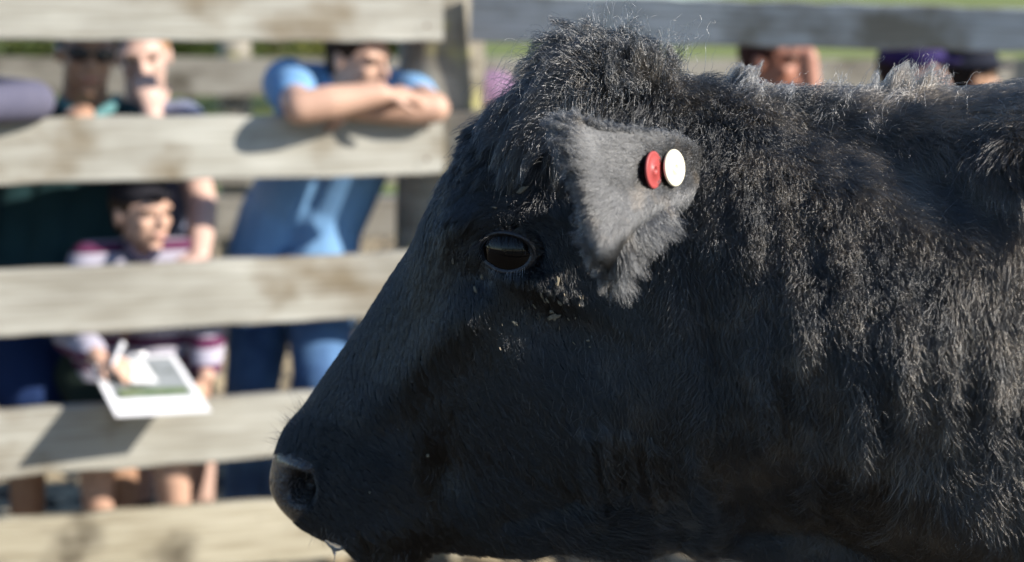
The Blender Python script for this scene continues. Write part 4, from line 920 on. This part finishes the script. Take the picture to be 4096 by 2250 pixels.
# --- the clipboard and pen
TL, TR, BR_, BL = J(86, 357, .04), J(181, 368, .10), J(211, 411, -.17), J(116, 416, -.20)
TR = TL + (BR_ - BL) * .97; ctr = (TL + TR + BR_ + BL) / 4; cbd = thing('clipboard', ctr, 'white clipboard with a printed picture, held by the child over the fourth board', 'clipboard')
nb = norm(np.cross(BR_ - BL, TL - BL)); nb = nb if nb[2] > 0 else -nb
def slab(name, q4, t, m, par, lift=0):
    q4 = [q_ + nb * lift for q_ in q4]; return link(name, box_mesh([q4[0], q4[1], q4[2], q4[3], q4[0] - nb * t, q4[1] - nb * t, q4[2] - nb * t, q4[3] - nb * t]), m, par, smooth=False)
slab('board', [TL, TR, BR_, BL], .004, mat('white plastic board', (.80, .80, .82), .3, spec=.6), cbd)
def uvp(u_, v_): return (TL * (1 - u_) + TR * u_) * (1 - v_) + (BL * (1 - u_) + BR_ * u_) * v_
PR = mat('printed picture', (.035, .045, .035), .5, col2=(.26, .28, .29), scale=9, contrast=(.40, .52))
slab('paper', [uvp(.10, .06), uvp(.93, .06), uvp(.93, .74), uvp(.10, .74)], .0008, PR, cbd, .0022)
slab('paper', [uvp(.14, .60), uvp(.89, .60), uvp(.89, .71), uvp(.14, .71)], .0004, mat('printed grass', (.05, .11, .02), .5, col2=(.16, .20, .10), scale=25), cbd, .0036)
slab('paper', [uvp(.28, .12), uvp(.60, .12), uvp(.62, .50), uvp(.34, .50)], .0004, mat('white label paper', (.82, .82, .82), .5), cbd, .0036)
Blob().cap(uvp(.35, .02) + nb * .008, uvp(.65, .02) + nb * .008, .009, .009, flat=.6).build('clip', mat('steel clip', (.6, .6, .62), .3, metal=1), cbd, voxel=0)
pb, pt_ = J(113, 364, -.10), J(122, 345, -.05)
pen = Blob().cap(pb, pt_, .005, .006).ell(pt_, (.009, .009, .009)).build('pen', mat('white pen plastic', (.75, .75, .78), .3), None, voxel=0); tag(pen, 'short white pen in the hand of the child with the clipboard', 'pen')

# --- partly seen heads: builder for spectators of whom little shows
def bystander(x, y, off, h, ax, label, skin, hairm, shirtm, pantsm, Dfun=None, hat=None, fist=None, sx=1.0):
    D = (Dfun or DF)(x) + off; c = P(x, y, D); A = axes(*ax); f, rr_, u = A; b = gz_(c, 0) + np.array([0, .05, 0])
    r = thing('person', b, label, 'person', 'spectators behind the fence'); B = Blob(); nk = c + np.array([0, .04, -.20 * h / .23]); add_head(B, c, h, A, nk, .055 * h / .23)
    k = (c[2] - G) / 1.52; sh = nk + np.array([0, .02, -.05]); hz = .86 * k; hip = gz_(sh, hz) + np.array([0, .06, 0])
    sl_, sr_ = sh - rr_ * .17 * sx - u * .02, sh + rr_ * .17 * sx - u * .02; el_, er_ = gz_(sl_ - rr_ * .05, sh[2] - .27 * k - G), gz_(sr_ + rr_ * .05, sh[2] - .27 * k - G)
    wl, wr = el_ + f * .12 + np.array([0, 0, -.20 * k]), er_ + f * .12 + np.array([0, 0, -.20 * k])
    if fist is not None: wr = fist; er_ = (sr_ + wr) / 2 + np.array([.12, -.05, -.14])
    torso(B, nk, hip, sl_, sr_); B.cap(sl_, el_, .045, .04); B.cap(el_, wl, .04, .028); add_hand(B, wl, np.array([0, 0, -1.]), -rr_, .17, .4)
    B.cap(sr_, er_, .045, .04); B.cap(er_, wr, .04, .03); add_hand(B, wr, np.array([0, 0, -1.]) if fist is None else np.array([-.6, 0, .6]), rr_ if fist is None else np.array([.3, -1, .2]), .17, .4 if fist is None else 1.1, -1)
    kl, kr = gz_(hip - rr_ * .10, .46 * k), gz_(hip + rr_ * .10, .46 * k); al, ar = gz_(kl, .09), gz_(kr, .09); leg(B, hip - rr_ * .09, kl, al); leg(B, hip + rr_ * .09, kr, ar)
    B.build('body', skin, r, voxel=.008); head_parts(r, c, h, A, hairm, hair=hat is None or hat[1] != 'beanie')
    S = Blob().cap(sl_, sr_, .075, .075); S.cap(sh - rr_ * .07 - u * .1, hip - rr_ * .07, .12, .12); S.cap(sh + rr_ * .07 - u * .1, hip + rr_ * .07, .12, .12); S.cap(sl_, el_, .07, .058); S.cap(sr_, sr_ + (er_ - sr_) * .9, .07, .058); S.build('shirt', shirtm, r, voxel=.014, smooth=3)
    T_ = Blob().cap(hip - rr_ * .07, hip + rr_ * .07, .125, .125); leg(T_, hip - rr_ * .09, kl, al, (.11, .08, .075, .065)); leg(T_, hip + rr_ * .09, kr, ar, (.11, .08, .075, .065)); T_.build('trousers', pantsm, r, voxel=.014, smooth=3); boots(r, [al, ar], SHOE, (f[0], f[1]))
    if hat is not None:
        H_ = Blob()
        if hat[1] == 'beanie': H_.ell(c + u * .17 * h - f * .05 * h, (.40 * h, .46 * h, .40 * h), (rr_, f, u), 22).ell(c + u * .02 * h - f * .08 * h, (.39 * h, .44 * h, .12 * h), (rr_, f, u), 22)
        else:
            H_.ell(c + u * .24 * h - f * .03 * h, (.39 * h, .44 * h, .32 * h), (rr_, f, u), 22); H_.cap(c + u * .19 * h + f * .40 * h - rr_ * .12 * h, c + u * .19 * h + f * .40 * h + rr_ * .12 * h, .24 * h, .24 * h, flat=.14, side=f)
            if hat[1] == 'brim': H_.ell(c + u * .16 * h, (.62 * h, .66 * h, .035 * h), (rr_, f, u), 28)
        H_.build('hat', hat[0], r, voxel=.008, smooth=2)
    return r
DK = cloth('dark trousers cloth', (.02, .022, .03)); KHK = cloth('khaki trousers cloth', (.16, .13, .08))
PUR = cloth('purple grey cap wool', (.10, .095, .17), (.13, .12, .20)); PNK = cloth('mauve cap cloth', (.20, .12, .20), (.26, .16, .25))
r = person(-70, 'person in a purple-grey sweatshirt at the left edge, only a bent elbow in view')
A = axes(40, 10, 0); hc_ = J(-75, 55, .2); h = .235; B = Blob(); add_head(B, hc_, h, A, J(-80, 110, .3), .06)
shL = J(-150, 110, .32); shR = J(-20, 100, .32); elR = J(34, 101, -.02); wrR = J(-60, 108, -.12); elL = J(-190, 118, -.02); wrL = J(-95, 112, -.14)
torso(B, J(-80, 110, .3), J(-95, 320, .5), shL, shR); B.chain([shL, elL, wrL], [.05, .045, .03]); B.chain([shR, elR, wrR], [.05, .045, .03]); add_hand(B, wrR, np.array([-1., 0, 0]), np.array([0, -.6, .8]), .17, .6, -1); add_hand(B, wrL, np.array([1., .1, 0]), np.array([0, -.6, .8]), .17, .6)
hipc = J(-95, 320, .5); kL = J(-120, 430, .45); kR = J(-65, 430, .45); aL = gz_(J(-120, 520, .5), .09); aR = gz_(J(-68, 520, .5), .09); leg(B, hipc - RV * .09, kL, aL); leg(B, hipc + RV * .09, kR, aR); B.build('body', SK, r, voxel=.008); head_parts(r, hc_, h, A, cloth('brown hair', (.05, .03, .02)))
S = Blob(); cb = J(-85, 160, .4); S.cap(shL, shR, .08, .08); S.cap(cb - RV * .09, hipc - RV * .08, .13, .13); S.cap(cb + RV * .09, hipc + RV * .08, .13, .13); S.chain([shL, elL, elL + (wrL - elL) * .85], [.075, .062, .045]); S.chain([shR, elR, elR + (wrR - elR) * .85], [.075, .056, .050]); S.build('sweatshirt', cloth('purple grey sweatshirt cloth', (.085, .083, .125), (.12, .115, .16)), r, voxel=.012, smooth=3)
Sh = Blob(); Sh.cap(hipc - RV * .1, hipc + RV * .1, .13, .13); leg(Sh, hipc - RV * .09, kL, aL, (.12, .085, .075, .065)); leg(Sh, hipc + RV * .09, kR, aR, (.12, .085, .075, .065)); Sh.build('trousers', cloth('dark trousers cloth', (.02, .022, .03)), r, voxel=.012, smooth=3); boots(r, [aL, aR], SHOE, (.1, -1))
bystander(492, 108, .45, .22, (-30, 10, 0), 'child in a mauve cap half hidden between the round post and the cow', SK, DK, cloth('plum jumper', (.08, .03, .08)), DK, hat=(PNK, 'cap'), sx=.8)
f_ = P(808, 56, DR(808) - .02 + .5)
bystander(772, 62, .62, .25, (56, 4, 0), 'red-faced man with a fist raised beside his brow, above the neck of the cow', mat('ruddy skin', (.40, .17, .11), .5, col2=(.46, .22, .15), scale=14), cloth('dark red brown hair', (.05, .02, .015)), cloth('maroon shirt cloth', (.10, .02, .02)), DK, Dfun=DR, fist=f_)
bystander(912, 76, .75, .25, (60, 0, 0), 'person in a dark purple cap with a pale cheek, above the back of the cow', SKP, cloth('dark hair', (.02, .015, .015)), cloth('violet fleece', (.05, .03, .14)), DK, Dfun=DR, hat=(cloth('dark purple cap cloth', (.03, .02, .09)), 'cap'))
bystander(968, 78, .95, .24, (100, 0, 0), 'person in a wide black hat, rightmost of the spectators', SKT, cloth('black hair', (.012, .012, .012)), cloth('dark teal coat', (.015, .04, .06)), DK, Dfun=DR, hat=(cloth('black hat felt', (.010, .012, .022)), 'brim'))
